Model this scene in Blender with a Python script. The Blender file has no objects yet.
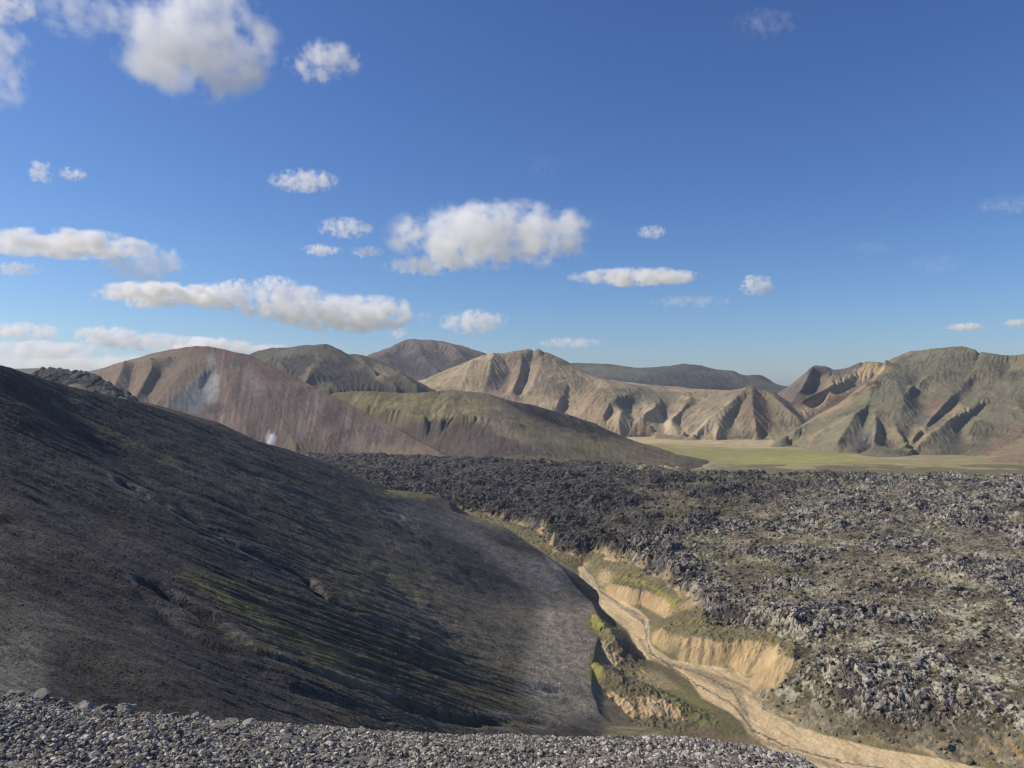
import bpy, math, time
import numpy as np
T0 = time.time()
F = 750.0          # focal length in pixels of a 1024 px wide frame
HZ = 384.0         # horizon row
FLOOR = -170.0     # valley floor, metres below the camera
rng = np.random.default_rng(7)
f32 = np.float32

# ------------------------------------------------------------------ noise
_P = rng.permutation(256).astype(np.int32)
_ANG = rng.random(256) * 2 * np.pi
_GX, _GY = np.cos(_ANG).astype(f32), np.sin(_ANG).astype(f32)
_RX, _RY, _RV = rng.random(256).astype(f32), rng.random(256).astype(f32), rng.random(256).astype(f32)

def _h(ix, iy, seed):
    return _P[(_P[(ix + seed * 37) & 255] + iy + seed * 91) & 255]

def perlin(x, y, seed=0):
    ix = np.floor(x).astype(np.int32); iy = np.floor(y).astype(np.int32)
    fx = (x - ix).astype(f32); fy = (y - iy).astype(f32)
    u = fx * fx * fx * (fx * (fx * 6 - 15) + 10); v = fy * fy * fy * (fy * (fy * 6 - 15) + 10)
    def g(dx, dy):
        k = _h(ix + dx, iy + dy, seed)
        return _GX[k] * (fx - dx) + _GY[k] * (fy - dy)
    a = g(0, 0); b = g(1, 0); c = g(0, 1); d = g(1, 1)
    return ((a + (b - a) * u) * (1 - v) + (c + (d - c) * u) * v) * 1.5

def fbm(x, y, octaves=5, gain=0.5, seed=0, ridged=False):
    s = 0; a = 1.0; t = 0
    for k in range(octaves):
        n = perlin(x * 2 ** k + 13.7 * k, y * 2 ** k - 7.1 * k, seed + k)
        if ridged: n = 1 - 2 * np.abs(n)
        s = s + a * n; t += a; a *= gain
    return s / t

def worley(x, y, seed=0):
    ix = np.floor(x).astype(np.int32); iy = np.floor(y).astype(np.int32)
    f1 = np.full(x.shape, 9, f32); f2 = f1.copy(); cid = np.zeros(x.shape, f32)
    cx = np.zeros(x.shape, f32); cy = np.zeros(x.shape, f32)
    for dx in (-1, 0, 1):
        for dy in (-1, 0, 1):
            k = _h(ix + dx, iy + dy, seed)
            px = ix + dx + _RX[k]; py = iy + dy + _RY[k]
            ex = (px - x).astype(f32); ey = (py - y).astype(f32)
            d = np.sqrt(ex * ex + ey * ey)
            n = d < f1
            f2 = np.where(n, f1, np.minimum(f2, d)); f1 = np.where(n, d, f1)
            cid = np.where(n, _RV[k], cid); cx = np.where(n, ex, cx); cy = np.where(n, ey, cy)
    return f1, f2, cid, cx, cy

def sstep(a, b, x):
    t = np.clip((x - a) / (b - a), 0, 1); return t * t * (3 - 2 * t)

def blur(a, n=1):
    for _ in range(n):
        p = np.pad(a, 1, mode='edge')
        a = (p[:-2, 1:-1] + p[2:, 1:-1] + p[1:-1, :-2] + p[1:-1, 2:] + 2 * p[1:-1, 1:-1]) / 6
    return a

# ------------------------------------------------------------------ terrain patches
class Patch:
    """A fan-shaped height field: columns are bearings, rows are distances (log-spaced), heights are real metres."""
    def __init__(s, x0, x1, D0, D1, nu, nv):
        s.x0, s.x1, s.D0, s.D1, s.nu, s.nv = x0, x1, D0, D1, nu, nv
        s.u = np.linspace(x0, x1, nu); s.L = np.linspace(math.log(D0), math.log(D1), nv)
        s.C, s.LL = np.meshgrid(s.u, s.L)
        s.Y = np.exp(s.LL); s.X = (s.C - 512) / F * s.Y
        s.H = np.full(s.Y.shape, FLOOR)
        s.cell = s.Y * ((x1 - x0) / F / (nu - 1))
    def row(s):
        return HZ - F * s.H / s.Y
    def idx(s, px, D):
        return (np.log(D) - s.L[0]) / (s.L[-1] - s.L[0]) * (s.nv - 1), (px - s.x0) / (s.x1 - s.x0) * (s.nu - 1)

def line_samples(pts, step=0.7):
    out = []
    for a, b in zip(pts[:-1], pts[1:]):
        n = max(2, int(max(abs(a[0] - b[0]), abs(a[1] - b[1])) / step) + 1)
        t = np.linspace(0, 1, n)[:, None]
        out.append(np.array(a)[None] * (1 - t) + np.array(b)[None] * t)
    return np.concatenate(out)

def solve(p, lines, iters=110, edge=None):
    """Heights by diffusion between crest, spur, gully and foot lines given as (px, D, z)."""
    seg = []
    for l in lines:
        q = [(*p.idx(a[0], a[1]), a[2]) for a in l]
        seg.append(line_samples(q))
    S = np.concatenate(seg)
    levels = []; nv, nu = p.nv, p.nu; k = 1
    while min(nv, nu) / k > 14: levels.append(k); k *= 2
    H = None
    for k in reversed(levels):
        h, w = (p.nv - 1) // k + 1, (p.nu - 1) // k + 1
        acc = np.zeros((h, w)); cnt = np.zeros((h, w))
        i = np.round(S[:, 0] / (p.nv - 1) * (h - 1)).astype(int); j = np.round(S[:, 1] / (p.nu - 1) * (w - 1)).astype(int)
        ok = (i >= 0) & (i < h) & (j >= 0) & (j < w)
        np.add.at(acc, (i[ok], j[ok]), S[ok, 2]); np.add.at(cnt, (i[ok], j[ok]), 1)
        m = cnt > 0; val = np.where(m, acc / np.maximum(cnt, 1), 0)
        if H is None: H = np.full((h, w), S[:, 2].mean())
        else:
            yi = np.linspace(0, H.shape[0] - 1, h); xi = np.linspace(0, H.shape[1] - 1, w)
            y0 = np.minimum(yi.astype(int), H.shape[0] - 2); x0 = np.minimum(xi.astype(int), H.shape[1] - 2)
            fy = (yi - y0)[:, None]; fx = (xi - x0)[None]
            H = (H[y0][:, x0] * (1 - fx) + H[y0][:, x0 + 1] * fx) * (1 - fy) + (H[y0 + 1][:, x0] * (1 - fx) + H[y0 + 1][:, x0 + 1] * fx) * fy
        H[m] = val[m]
        ii, jj = np.indices(H.shape); om = 1.88 if k > 1 else 1.7
        ms = [((ii + jj) % 2 == c_) & ~m for c_ in (0, 1)]
        for _ in range(iters if k > 1 else 40):
            for mc in ms:       # red-black over-relaxation
                q = np.pad(H, 1, mode='edge')
                A_ = (q[:-2, 1:-1] + q[2:, 1:-1] + q[1:-1, :-2] + q[1:-1, 2:]) * 0.25
                H = np.where(mc, H + om * (A_ - H), H)
        if k > 1:
            for _ in range(4):
                q = np.pad(H, 1, mode='edge'); A_ = (q[:-2, 1:-1] + q[2:, 1:-1] + q[1:-1, :-2] + q[1:-1, 2:]) * 0.25
                H = np.where(m, H, A_)
    return H

def erode(p, H, n=12000, batches=6, steps=70, cap=5.0, kd=0.25, ke=0.35, seed=1, where=None, soft=1, sharp=False):
    """Rain droplets carve gullies; heights are handled in units of the local cell."""
    r = np.random.default_rng(seed)
    h, w = H.shape; Z = H / p.cell
    for bt in range(batches):
        if bt >= batches - 2 and sharp: soft = 0
        px = r.random(n) * (w - 3) + 1; py = r.random(n) * (h - 3) + 1
        if where is not None:
            keep = where[py.astype(int), px.astype(int)] > r.random(n); px = px[keep]; py = py[keep]
        m = len(px); dx = np.zeros(m); dy = np.zeros(m); vel = np.ones(m); wat = np.ones(m); sed = np.zeros(m); alive = np.ones(m, bool)
        D = np.zeros(h * w)
        for t in range(steps):
            ix = px.astype(int); iy = py.astype(int); fx = px - ix; fy = py - iy; b = iy * w + ix
            Zf = Z.ravel()
            a00, a10, a01, a11 = Zf[b], Zf[b + 1], Zf[b + w], Zf[b + w + 1]
            gx = (a10 - a00) * (1 - fy) + (a11 - a01) * fy; gy = (a01 - a00) * (1 - fx) + (a11 - a10) * fx
            z0 = a00 * (1 - fx) * (1 - fy) + a10 * fx * (1 - fy) + a01 * (1 - fx) * fy + a11 * fx * fy
            dx = dx * 0.25 - gx * 0.75; dy = dy * 0.25 - gy * 0.75
            l = np.sqrt(dx * dx + dy * dy) + 1e-9; dx /= l; dy /= l
            nx = np.clip(px + dx, 1, w - 2.01); ny = np.clip(py + dy, 1, h - 2.01)
            jx = nx.astype(int); jy = ny.astype(int); qx = nx - jx; qy = ny - jy; c = jy * w + jx
            z1 = Zf[c] * (1 - qx) * (1 - qy) + Zf[c + 1] * qx * (1 - qy) + Zf[c + w] * (1 - qx) * qy + Zf[c + w + 1] * qx * qy
            dz = z1 - z0
            cpt = np.maximum(-dz, 0.01) * vel * wat * cap
            dep = np.where(dz > 0, np.minimum(dz, sed), np.where(sed > cpt, (sed - cpt) * kd, -np.minimum((cpt - sed) * ke, np.maximum(-dz, 0) * 0.6)))
            dep = np.where(alive, dep, 0); sed = sed - dep
            for o, wt in ((0, (1 - fx) * (1 - fy)), (1, fx * (1 - fy)), (w, (1 - fx) * fy), (w + 1, fx * fy)):
                D += np.bincount(b + o, weights=dep * wt, minlength=h * w)
            vel = np.sqrt(np.clip(vel * vel - dz * 0.8, 0.02, 9)); wat *= 0.975
            px, py = nx, ny
            alive &= (l > 1e-4)
            if t % 6 == 5:
                Z += blur(np.clip(D.reshape(h, w), -0.5, 0.5), soft); D[:] = 0
        Z += blur(np.clip(D.reshape(h, w), -0.5, 0.5), soft)
    return Z * p.cell

# ------------------------------------------------------------------ mesh building
def mesh_grid(name, p, col, mat, mask=None, extra=None, skirt=0):
    h, w = p.H.shape
    co = np.stack([p.X, p.Y, p.H], -1).reshape(-1, 3).astype(f32)
    idx = np.arange(h * w, dtype=np.int32).reshape(h, w)
    q = np.stack([idx[:-1, :-1], idx[:-1, 1:], idx[1:, 1:], idx[1:, :-1]], -1).reshape(-1, 4)
    if mask is not None:
        mk = mask[:-1, :-1].ravel(); q = q[mk]
        used = np.zeros(h * w, bool); used[q.ravel()] = True
        # vertex normals of the whole sheet, so that neighbours shade as one surface
        gy, gx = np.gradient(p.H); dC = (p.x1 - p.x0) / F / (w - 1); dL = (p.L[1] - p.L[0])
        tx = np.stack([p.Y * dC, np.zeros_like(p.Y), gx], -1); ty = np.stack([p.X * dL, p.Y * dL, gy], -1)
        N = np.cross(tx, ty); N /= np.linalg.norm(N, axis=-1, keepdims=True); N = N.reshape(-1, 3)[used]
        remap = np.cumsum(used) - 1
        q = remap[q].astype(np.int32); co = co[used]; col = col.reshape(-1, 3)[used]
        if extra is not None: extra = extra.ravel()[used]
    me = raw_mesh(name, co, q)
    set_col(me, col.reshape(-1, 3), None if extra is None else extra.ravel())
    if mask is not None: me.normals_split_custom_set_from_vertices(N.astype(f32))
    me.materials.append(mat)
    o = bpy.data.objects.new(name, me); bpy.context.scene.collection.objects.link(o)
    return o

def raw_mesh(name, co, q):
    me = bpy.data.meshes.new(name); n = q.shape[1]
    me.vertices.add(len(co)); me.vertices.foreach_set('co', np.ascontiguousarray(co, f32).ravel())
    me.loops.add(q.size); me.loops.foreach_set('vertex_index', np.ascontiguousarray(q, np.int32).ravel())
    me.polygons.add(len(q)); me.polygons.foreach_set('loop_start', np.arange(0, q.size, n, dtype=np.int32))
    me.polygons.foreach_set('use_smooth', np.ones(len(q), bool))
    me.update(calc_edges=True)
    return me

def set_col(me, col, extra=None):
    a = me.color_attributes.new('Tint', 'FLOAT_COLOR', 'POINT')
    c = np.ones((len(me.vertices), 4), f32); c[:, :3] = np.clip(col * np.array([1.05, 1.0, .91]), 0.004, 0.9)
    a.data.foreach_set('color', c.ravel())
    if extra is not None:
        e = me.attributes.new('rough_mask', 'FLOAT', 'POINT'); e.data.foreach_set('value', extra.astype(f32).ravel())

def tag(o, label, cat=None, group=None, kind=None):
    o['label'] = label
    if cat: o['category'] = cat
    if group: o['group'] = group
    if kind: o['kind'] = kind
    return o

# ------------------------------------------------------------------ materials
def ground_mat(name, scale, bump_m, var=0.35, rough=0.95, stretch=None, detail=10, lac_bump=None):
    """Vertex tint (ground colour, some shade painted in) broken up by procedural grain and relief. scale in metres."""
    m = bpy.data.materials.new(name); m.use_nodes = True; nt = m.node_tree; N = nt.nodes; L = nt.links
    b = N['Principled BSDF']; b.inputs['Roughness'].default_value = rough; b.inputs['Specular IOR Level'].default_value = 0.15
    at = N.new('ShaderNodeAttribute'); at.attribute_name = 'Tint'
    tc = N.new('ShaderNodeTexCoord')
    n1 = N.new('ShaderNodeTexNoise'); n1.inputs['Scale'].default_value = 1 / scale; n1.inputs['Detail'].default_value = detail; n1.inputs['Roughness'].default_value = 0.65
    L.new(tc.outputs['Object'], n1.inputs['Vector'])
    n2 = N.new('ShaderNodeTexNoise'); n2.inputs['Scale'].default_value = 1 / (scale * 7.3); n2.inputs['Detail'].default_value = 6
    L.new(tc.outputs['Object'], n2.inputs['Vector'])
    ad = N.new('ShaderNodeMath'); ad.operation = 'ADD'; L.new(n1.outputs['Fac'], ad.inputs[0]); L.new(n2.outputs['Fac'], ad.inputs[1])
    mr = N.new('ShaderNodeMapRange'); mr.inputs['From Min'].default_value = 0.7; mr.inputs['From Max'].default_value = 1.3
    mr.inputs['To Min'].default_value = 1 - var; mr.inputs['To Max'].default_value = 1 + var
    L.new(ad.outputs[0], mr.inputs['Value'])
    mx = N.new('ShaderNodeVectorMath'); mx.operation = 'SCALE'
    L.new(at.outputs['Color'], mx.inputs[0]); L.new(mr.outputs[0], mx.inputs['Scale'])
    L.new(mx.outputs[0], b.inputs['Base Color'])
    bp = N.new('ShaderNodeBump'); bp.inputs['Strength'].default_value = 1; bp.inputs['Distance'].default_value = bump_m
    L.new(n1.outputs['Fac'], bp.inputs['Height']); L.new(bp.outputs[0], b.inputs['Normal'])
    return m

M_hill = ground_mat('rhyolite_slope', 22, 4.5, 0.26)
M_ash = ground_mat('ash_slope', 14, 1.6, 0.16)
M_slope = ground_mat('dark_scree', 1.0, .55, 0.42)
M_lava = ground_mat('lava_rock', 3.2, 1.6, 0.55)
M_floor = ground_mat('valley_ground', 5, 0.35, 0.2)
M_gravel = ground_mat('gravel', 0.03, 0.02, 0.5)

def rgb(*a): return np.array(a, float)
def mixc(c, m, col): return c * (1 - m[..., None]) + col * m[..., None]

class Paint:
    def __init__(s, p, base, wob=3.0, seed=50, freq=1/14.):
        s.p = p; s.C = p.C; s.R = p.row(); s.col = np.broadcast_to(base, p.H.shape + (3,)).copy()
        s.mod = np.clip(.82 + .9 * fbm(s.C * freq * 2.2 + 5, s.R * freq * 4, 5, .65, seed + 9), .25, 1.0)
        s.nx = fbm(s.C * freq, s.R * freq * 1.5, 4, 0.6, seed) * wob * 2; s.ny = fbm(s.C * freq + 31, s.R * freq * 1.5 + 9, 4, 0.6, seed + 5) * wob * 2
    def spot(s, px, py, rx, ry, c, k=1.0, ang=0, hard=0.5):
        a = math.radians(ang); dx = s.C + s.nx - px; dy = s.R + s.ny - py
        e = np.sqrt(((dx * math.cos(a) + dy * math.sin(a)) / rx) ** 2 + ((-dx * math.sin(a) + dy * math.cos(a)) / ry) ** 2)
        s.col = mixc(s.col, k * s.mod * (1 - sstep(1 - hard, 1 + hard, e)), c)
    def stroke(s, pts, wdt, c, k=1.0, hard=0.5, wob=1.0):
        d = polydist(s.C + s.nx * wob, s.R + s.ny * wob, pts)
        s.col = mixc(s.col, k * s.mod * (1 - sstep(wdt * (1 - hard), wdt * (1 + hard), d)), c)
    def poly(s, pts, c, k=1.0, soft=1.5, wob=1.0):
        s.col = mixc(s.col, k * s.mod * polymask(s.C + s.nx * wob, s.R + s.ny * wob, pts, soft), c)

def polydist(x, y, pts):
    d = np.full(x.shape, 1e9)
    for a, b in zip(pts[:-1], pts[1:]):
        vx, vy = b[0] - a[0], b[1] - a[1]; l2 = vx * vx + vy * vy + 1e-9
        t = np.clip(((x - a[0]) * vx + (y - a[1]) * vy) / l2, 0, 1)
        d = np.minimum(d, np.hypot(x - a[0] - t * vx, y - a[1] - t * vy))
    return d

def polymask(x, y, pts, soft):
    ins = np.zeros(x.shape, bool); n = len(pts)
    for i in range(n):
        x1, y1 = pts[i]; x2, y2 = pts[(i + 1) % n]
        if y1 == y2: continue
        c = ((y1 > y) != (y2 > y)) & (x < (x2 - x1) * (y - y1) / (y2 - y1) + x1); ins ^= c
    d = polydist(x, y, list(pts) + [pts[0]]) * np.where(ins, -1, 1)
    return 1 - sstep(-soft, soft, d)

import bmesh
def ico(sub):
    bm = bmesh.new(); bmesh.ops.create_icosphere(bm, subdivisions=sub, radius=1)
    v = np.array([q.co[:] for q in bm.verts]); fc = np.array([[a.index for a in f_.verts] for f_ in bm.faces]); bm.free(); return v, fc
def rock(sub, seed):
    r = np.random.default_rng(seed); v, fc = ico(sub)
    for _ in range(9 if sub > 1 else 6):      # chop with random planes for angular faces
        n = r.normal(size=3); n /= np.linalg.norm(n); d = r.uniform(.45, .8); s = v @ n
        v = v - np.maximum(s - d, 0)[:, None] * n
    v *= r.uniform(.75, 1.25, 3) * np.array([1, 1, .72]); v += r.normal(size=v.shape) * (.035 if sub > 1 else .06)
    return v, fc

def scatter(name, label, xs, ys, zs, sz, tint, mat, shapes, sink=.3, seed=0):
    r_ = np.random.default_rng(seed); vs, fs, cs = [], [], []; off = 0; kk = np.arange(len(xs)) % len(shapes)
    for k in range(len(shapes)):
        i_ = np.where(kk == k)[0]; v, fc = shapes[k]; a = r_.random(len(i_)) * 6.28; ca, sa = np.cos(a)[:, None], np.sin(a)[:, None]; tl = r_.normal(size=(len(i_), 1)) * .35
        vx = v[None, :, 0] * ca - v[None, :, 1] * sa; vy = v[None, :, 0] * sa + v[None, :, 1] * ca; vz = v[None, :, 2] + vx * tl; S_ = sz[i_][:, None]
        vs.append(np.stack([xs[i_][:, None] + vx * S_, ys[i_][:, None] + vy * S_, (zs[i_] + sz[i_] * sink)[:, None] + vz * S_], -1).reshape(-1, 3))
        fs.append((fc[None] + np.arange(len(i_))[:, None, None] * len(v)).reshape(-1, 3) + off); off += len(i_) * len(v)
        cs.append(np.broadcast_to(tint[i_][:, None, :], (len(i_), len(v), 3)).reshape(-1, 3))
    me = raw_mesh(name, np.concatenate(vs), np.concatenate(fs)); set_col(me, np.concatenate(cs)); me.materials.append(mat)
    me.polygons.foreach_set('use_smooth', np.zeros(len(me.polygons), bool))
    o = bpy.data.objects.new(name, me); bpy.context.scene.collection.objects.link(o); return tag(o, label, kind='stuff')

# ------------------------------------------------------------------ hills
class HillMap:
    """Turns (px, py, offset) on a hill's face into (px, D, z): the distance runs from foot to crest."""
    def __init__(s, yb, Db, yc, Dc, k=1.0): s.v = (yb, Db, yc, Dc); s.k = k
    def __call__(s, pts):
        yb, Db, yc, Dc = s.v; out = []
        for q in pts:
            D = Db + (Dc - Db) * (yb - q[1]) / (yb - yc) + (q[2] * s.k if len(q) > 2 else 0)
            out.append((q[0], D, (HZ - q[1]) * D / F))
        return out

def at(pts):   # (px, py, D)
    return [(a, D, (HZ - b) * D / F) for a, b, D in pts]
def atz(pts):  # (px, py, z) -> distance from height
    return [(a, -z * F / (b - HZ), z) for a, b, z in pts]

def hill(name, box, lines, amp=0.03, lam=0.25, ero=6, seed=1, soft=1, cap=5.0, du=1.0, blur0=2, aniso=1.0):
    x0, x1, D0, D1 = box
    nu = int((x1 - x0) / du) + 1; nv = int(math.log(D1 / D0) * F / du / aniso) + 1
    p = Patch(x0, x1, D0, D1, nu, nv)
    zf = min(q[2] for l in lines for q in l)
    H = solve(p, lines + [[(x0, D0 * 1.003, zf), (x1, D0 * 1.003, zf)]]); H = blur(H, blur0)
    s = p.Y.mean() * lam
    hn = fbm(p.X / s, p.Y / s, 7, 0.5, seed, ridged=True) - 0.3
    rel = sstep(0, 60, H - FLOOR)
    H = H + hn * amp * s * rel
    Hp = H
    if ero: H = erode(p, H, n=int(nu * nv * 0.035), batches=ero, seed=seed, soft=soft, cap=cap, sharp=ero > 3)
    if ero > 3: H = .62 * H + .38 * Hp
    p.H = H - 7 * (1 - sstep(-1, 9, H - FLOOR)) * (p.Y > 1400)
    gy, gx = np.gradient(p.H)
    lap = blur(H, 3) - H
    p.curv = lap / p.cell
    p.slope = np.hypot(gx / p.cell, gy / (p.Y * (p.L[1] - p.L[0])))
    print(name, p.H.shape, round(time.time() - T0, 1), flush=True)
    return p

BUILD = []
def finish(p, name, col, label, mat=None, mask=None, extra=None):
    # col holds the ground tints, with some shade and light painted in
    o = mesh_grid(name, p, col, mat or M_hill, mask, extra)
    tag(o, label, kind='structure')
    return o

TAN = rgb(.38, .29, .175); PALE = rgb(.36, .31, .22); OLIVE = rgb(.125, .125, .06); GREEN = rgb(.17, .18, .06)
GREY = rgb(.15, .14, .12); BROWN = rgb(.16, .125, .09); DARK = rgb(.055, .055, .055); ROSE = rgb(.20, .13, .11)

def stripes(p, seed, k=1.0):
    """Thin bands of differently coloured ash that run down the slope (world-space noise squeezed across the fall line)."""
    s = p.Y.mean()
    return fbm(p.X / (s * .012) * k, p.Y / (s * .09) * k, 4, 0.6, seed)

# ---- right big hill
m = HillMap(455, 1800, 349, 2450, .33)
crest = at([(889, 364, 2560), (910, 355, 2520), (931, 350, 2470), (963, 349, 2430), (980, 353, 2380), (1001, 357, 2350), (1024, 355, 2330), (1060, 349, 2300), (1140, 344, 2250)])
lines = [crest,
    [(a, D * 1.3, -60) for a, D, z in crest],
    at([(889, 364, 2560), (875, 380, 2440), (858, 394, 2340), (840, 404, 2260), (820, 416, 2170), (795, 430, 2080)]) + [(765, 2080, -176)],
    [(745, 2260, -178), (775, 2330, -170), (805, 2420, -150), (835, 2540, -120), (860, 2680, -80), (880, 2800, -50)], [(745, 2700, -170), (800, 2900, -150), (850, 3100, -120)],
    [(760, 2350, -172), (790, 2080, -172), (820, 1903, -172), (850, 1830, -172), (880, 1890, -172), (908, 1880, -172), (940, 1690, -172), (963, 1575, -172), (1024, 1560, -172), (1140, 1500, -172)],
    m([(886, 362, 60), (884, 372, 0), (874, 384, -60), (869, 396, -60), (866, 408, -60), (850, 425, -60), (838, 440, -30)]),
    m([(869, 410, 10), (866, 425, 60), (860, 446, 40)]),
    m([(872, 408, -20), (877, 426, -70), (873, 449, -40)]),
    m([(880, 424, 10), (884, 436, 60), (886, 448, 45)]),
    m([(893, 420, -30), (897, 432, -70), (909, 443, -40)]),
    m([(921, 380, 40), (916, 395, 90), (920, 408, 110), (923, 419, 110), (914, 432, 70), (905, 444, 30)]),
    m([(945, 352, 0), (936, 372, -30), (905, 396, -50), (902, 412, -50), (900, 425, -20)]),
    m([(980, 358, 0), (968, 380, -40), (940, 412, -70), (924, 430, -70), (901, 448, -30)]),
    m([(975, 388, 30), (950, 414, 40), (932, 428, 40), (912, 446, 20)]),
    m([(1010, 372, 0), (991, 400, -50), (959, 416, -80), (932, 434, -90), (910, 450, -40)]),
    m([(985, 408, 20), (968, 420, 60), (962, 434, 80), (958, 450, 60), (960, 458, 20)]),
    m([(992, 412, -50), (970, 428, -80), (972, 446, -50)]),
    m([(1040, 395, -60), (1024, 414, -90), (990, 440, -80), (966, 460, -60)]),
    m([(1060, 415, -130), (1030, 435, -110), (990, 456, -90)])]
p = hill('right', (745, 1120, 1480, 3200), lines, amp=.05, seed=3, ero=5, cap=3.2)
P = Paint(p, rgb(.17, .162, .112), wob=3)
g = rgb(.18, .168, .115)
n = stripes(p, 11); P.col = P.col * (1 + .22 * n[..., None])
P.spot(840, 425, 60, 40, g, .8); P.spot(915, 375, 60, 28, rgb(.165, .16, .11), .8)
P.poly([(1040, 405), (1022, 418), (990, 440), (960, 466), (1060, 470), (1130, 470), (1130, 400)], rgb(.25, .185, .13), .9, 5)
P.stroke([(884, 368), (872, 382), (850, 398), (822, 416)], 3.5, rgb(.34, .26, .15), .7)
P.spot(882, 369, 9, 5, rgb(.46, .34, .15), .9)
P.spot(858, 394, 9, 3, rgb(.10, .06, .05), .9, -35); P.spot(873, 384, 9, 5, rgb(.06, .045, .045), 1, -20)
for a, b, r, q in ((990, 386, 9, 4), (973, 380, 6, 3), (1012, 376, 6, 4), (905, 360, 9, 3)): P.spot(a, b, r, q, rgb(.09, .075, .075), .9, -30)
P.stroke([(963, 390), (940, 412), (920, 432), (900, 448)], 2.5, rgb(.30, .24, .15), .7)
P.stroke([(955, 418), (925, 438), (906, 450)], 2.5, rgb(.36, .28, .17), .7)
P.spot(935, 406, 12, 8, rgb(.22, .14, .11), .8); P.spot(962, 409, 9, 4, rgb(.42, .34, .2), .9); P.spot(952, 414, 4, 5, rgb(.40, .28, .15), .9)
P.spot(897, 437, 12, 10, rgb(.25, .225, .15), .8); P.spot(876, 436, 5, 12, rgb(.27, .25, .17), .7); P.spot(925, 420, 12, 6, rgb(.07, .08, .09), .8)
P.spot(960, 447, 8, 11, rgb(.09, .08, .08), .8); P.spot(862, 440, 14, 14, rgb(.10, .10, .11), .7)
P.col = mixc(P.col, .6 * sstep(.0, .4, fbm(p.X / 60, p.Y / 60, 5, .6, 77)), rgb(.19, .15, .105)); P.col = mixc(P.col, .6 * sstep(.1, .35, fbm(p.X / 110, p.Y / 110, 5, .6, 78)), rgb(.10, .10, .075)); P.col = mixc(P.col, .5 * sstep(.2, .4, fbm(p.X / 45, p.Y / 90, 5, .6, 79)), rgb(.32, .25, .15))
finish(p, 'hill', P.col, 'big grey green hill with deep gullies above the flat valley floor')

# ---- dark knob behind
m = HillMap(430, 2500, 366, 3100)
crest = at([(769, 402, 3220), (778, 392, 3200), (790, 387, 3200), (805, 376, 3150), (813, 369, 3120), (826, 369, 3100), (833, 373, 3090), (847, 371, 3080), (861, 366, 3050), (878, 365, 3030), (889, 366, 3030), (930, 372, 3000)])
lines = [crest, [(765, 2300, -178), (765, 3650, -178)], [(a, D * 1.2, -120) for a, D, z in crest], [(770, 2480, -172), (790, 2420, -172), (860, 2380, -172), (930, 2300, -172)],
    m([(813, 370, 0), (806, 385, -60), (796, 400, -60), (780, 415, -40)]), m([(829, 375, 0), (832, 388, -60), (824, 405, -50)]),
    m([(820, 372, 40), (817, 390, 70), (806, 405, 50)]), m([(870, 366, 0), (848, 380, -50), (825, 392, -70), (802, 404, -80), (784, 418, -60), (766, 432, -20)]), m([(858, 390, 40), (830, 402, 40), (810, 416, 40)])]
p = hill('knob', (765, 930, 2250, 3700), lines, amp=.05, seed=5, ero=6)
P = Paint(p, rgb(.15, .13, .11), wob=2); P.col = P.col * (1 + .2 * stripes(p, 12)[..., None])
P.spot(836, 382, 12, 7, rgb(.24, .20, .10), .8); P.spot(870, 369, 16, 6, rgb(.42, .31, .13), .95, -20)
P.spot(820, 371, 14, 5, rgb(.045, .045, .045), .95); P.stroke([(868, 370), (846, 384), (822, 398), (798, 412), (772, 430)], 7, rgb(.36, .28, .17), .85); P.spot(838, 400, 16, 5, rgb(.13, .07, .055), .8, -30); P.spot(806, 392, 18, 8, rgb(.09, .085, .085), .8); P.spot(800, 402, 14, 3, rgb(.08, .05, .045), .8, -15)
finish(p, 'hill', P.col, 'dark rocky knob with a yellow ridge behind the big grey green hill')

# ---- pyramid hill
m = HillMap(438, 2300, 386, 2650, .55)
crest = at([(700, 404, 2800), (735, 393, 2700), (753, 386, 2650), (767, 391, 2690), (782, 398, 2700), (796, 408, 2700), (812, 424, 2690)]) + [(826, 2680, -176)]
lines = [crest, [(835, 2300, -178), (835, 3000, -178)], [(a, D * 1.18, -120) for a, D, z in crest],
    [(670, 2480, -172), (692, 2330, -172), (716, 2300, -172), (740, 2320, -172), (765, 2330, -172), (790, 2250, -172), (830, 2200, -172)],
    m([(753, 386, 0), (741, 394, -50), (730, 402, -70), (711, 418, -70), (693, 434, -30)]),
    m([(753, 387, 0), (752, 400, -100), (753, 415, -120), (757, 430, -70)]),
    m([(737, 405, -30), (722, 418, -60), (716, 434, -60)]),
    m([(742, 405, 20), (733, 420, 50), (733, 433, 30)]),
    m([(756, 392, 0), (768, 405, 40), (772, 425, 30)]),
    m([(765, 391, 0), (779, 402, -20), (792, 414, -20), (800, 424, 0)]),
    m([(700, 408, 40), (695, 420, 50), (684, 430, 10)])]
p = hill('pyramid', (655, 835, 2200, 3300), lines, amp=.05, seed=8, ero=5, cap=3.5)
P = Paint(p, rgb(.25, .21, .15), wob=2); P.col = P.col * (1 + .25 * stripes(p, 13)[..., None])
P.col = mixc(P.col, .6 * sstep(.05, .35, fbm(p.X / 60, p.Y / 80, 5, .6, 179)), rgb(.14, .13, .09))
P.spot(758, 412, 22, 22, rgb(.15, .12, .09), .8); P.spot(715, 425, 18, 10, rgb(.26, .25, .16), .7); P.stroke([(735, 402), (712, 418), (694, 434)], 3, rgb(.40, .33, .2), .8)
P.spot(757, 421, 5, 8, rgb(.36, .24, .14), .7); P.spot(716, 432, 4, 7, rgb(.42, .34, .24), .8); P.spot(785, 397, 20, 4, rgb(.30, .23, .13), .8)
finish(p, 'hill', P.col, 'small pointed pyramid shaped hill at the far end of the valley')

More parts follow.
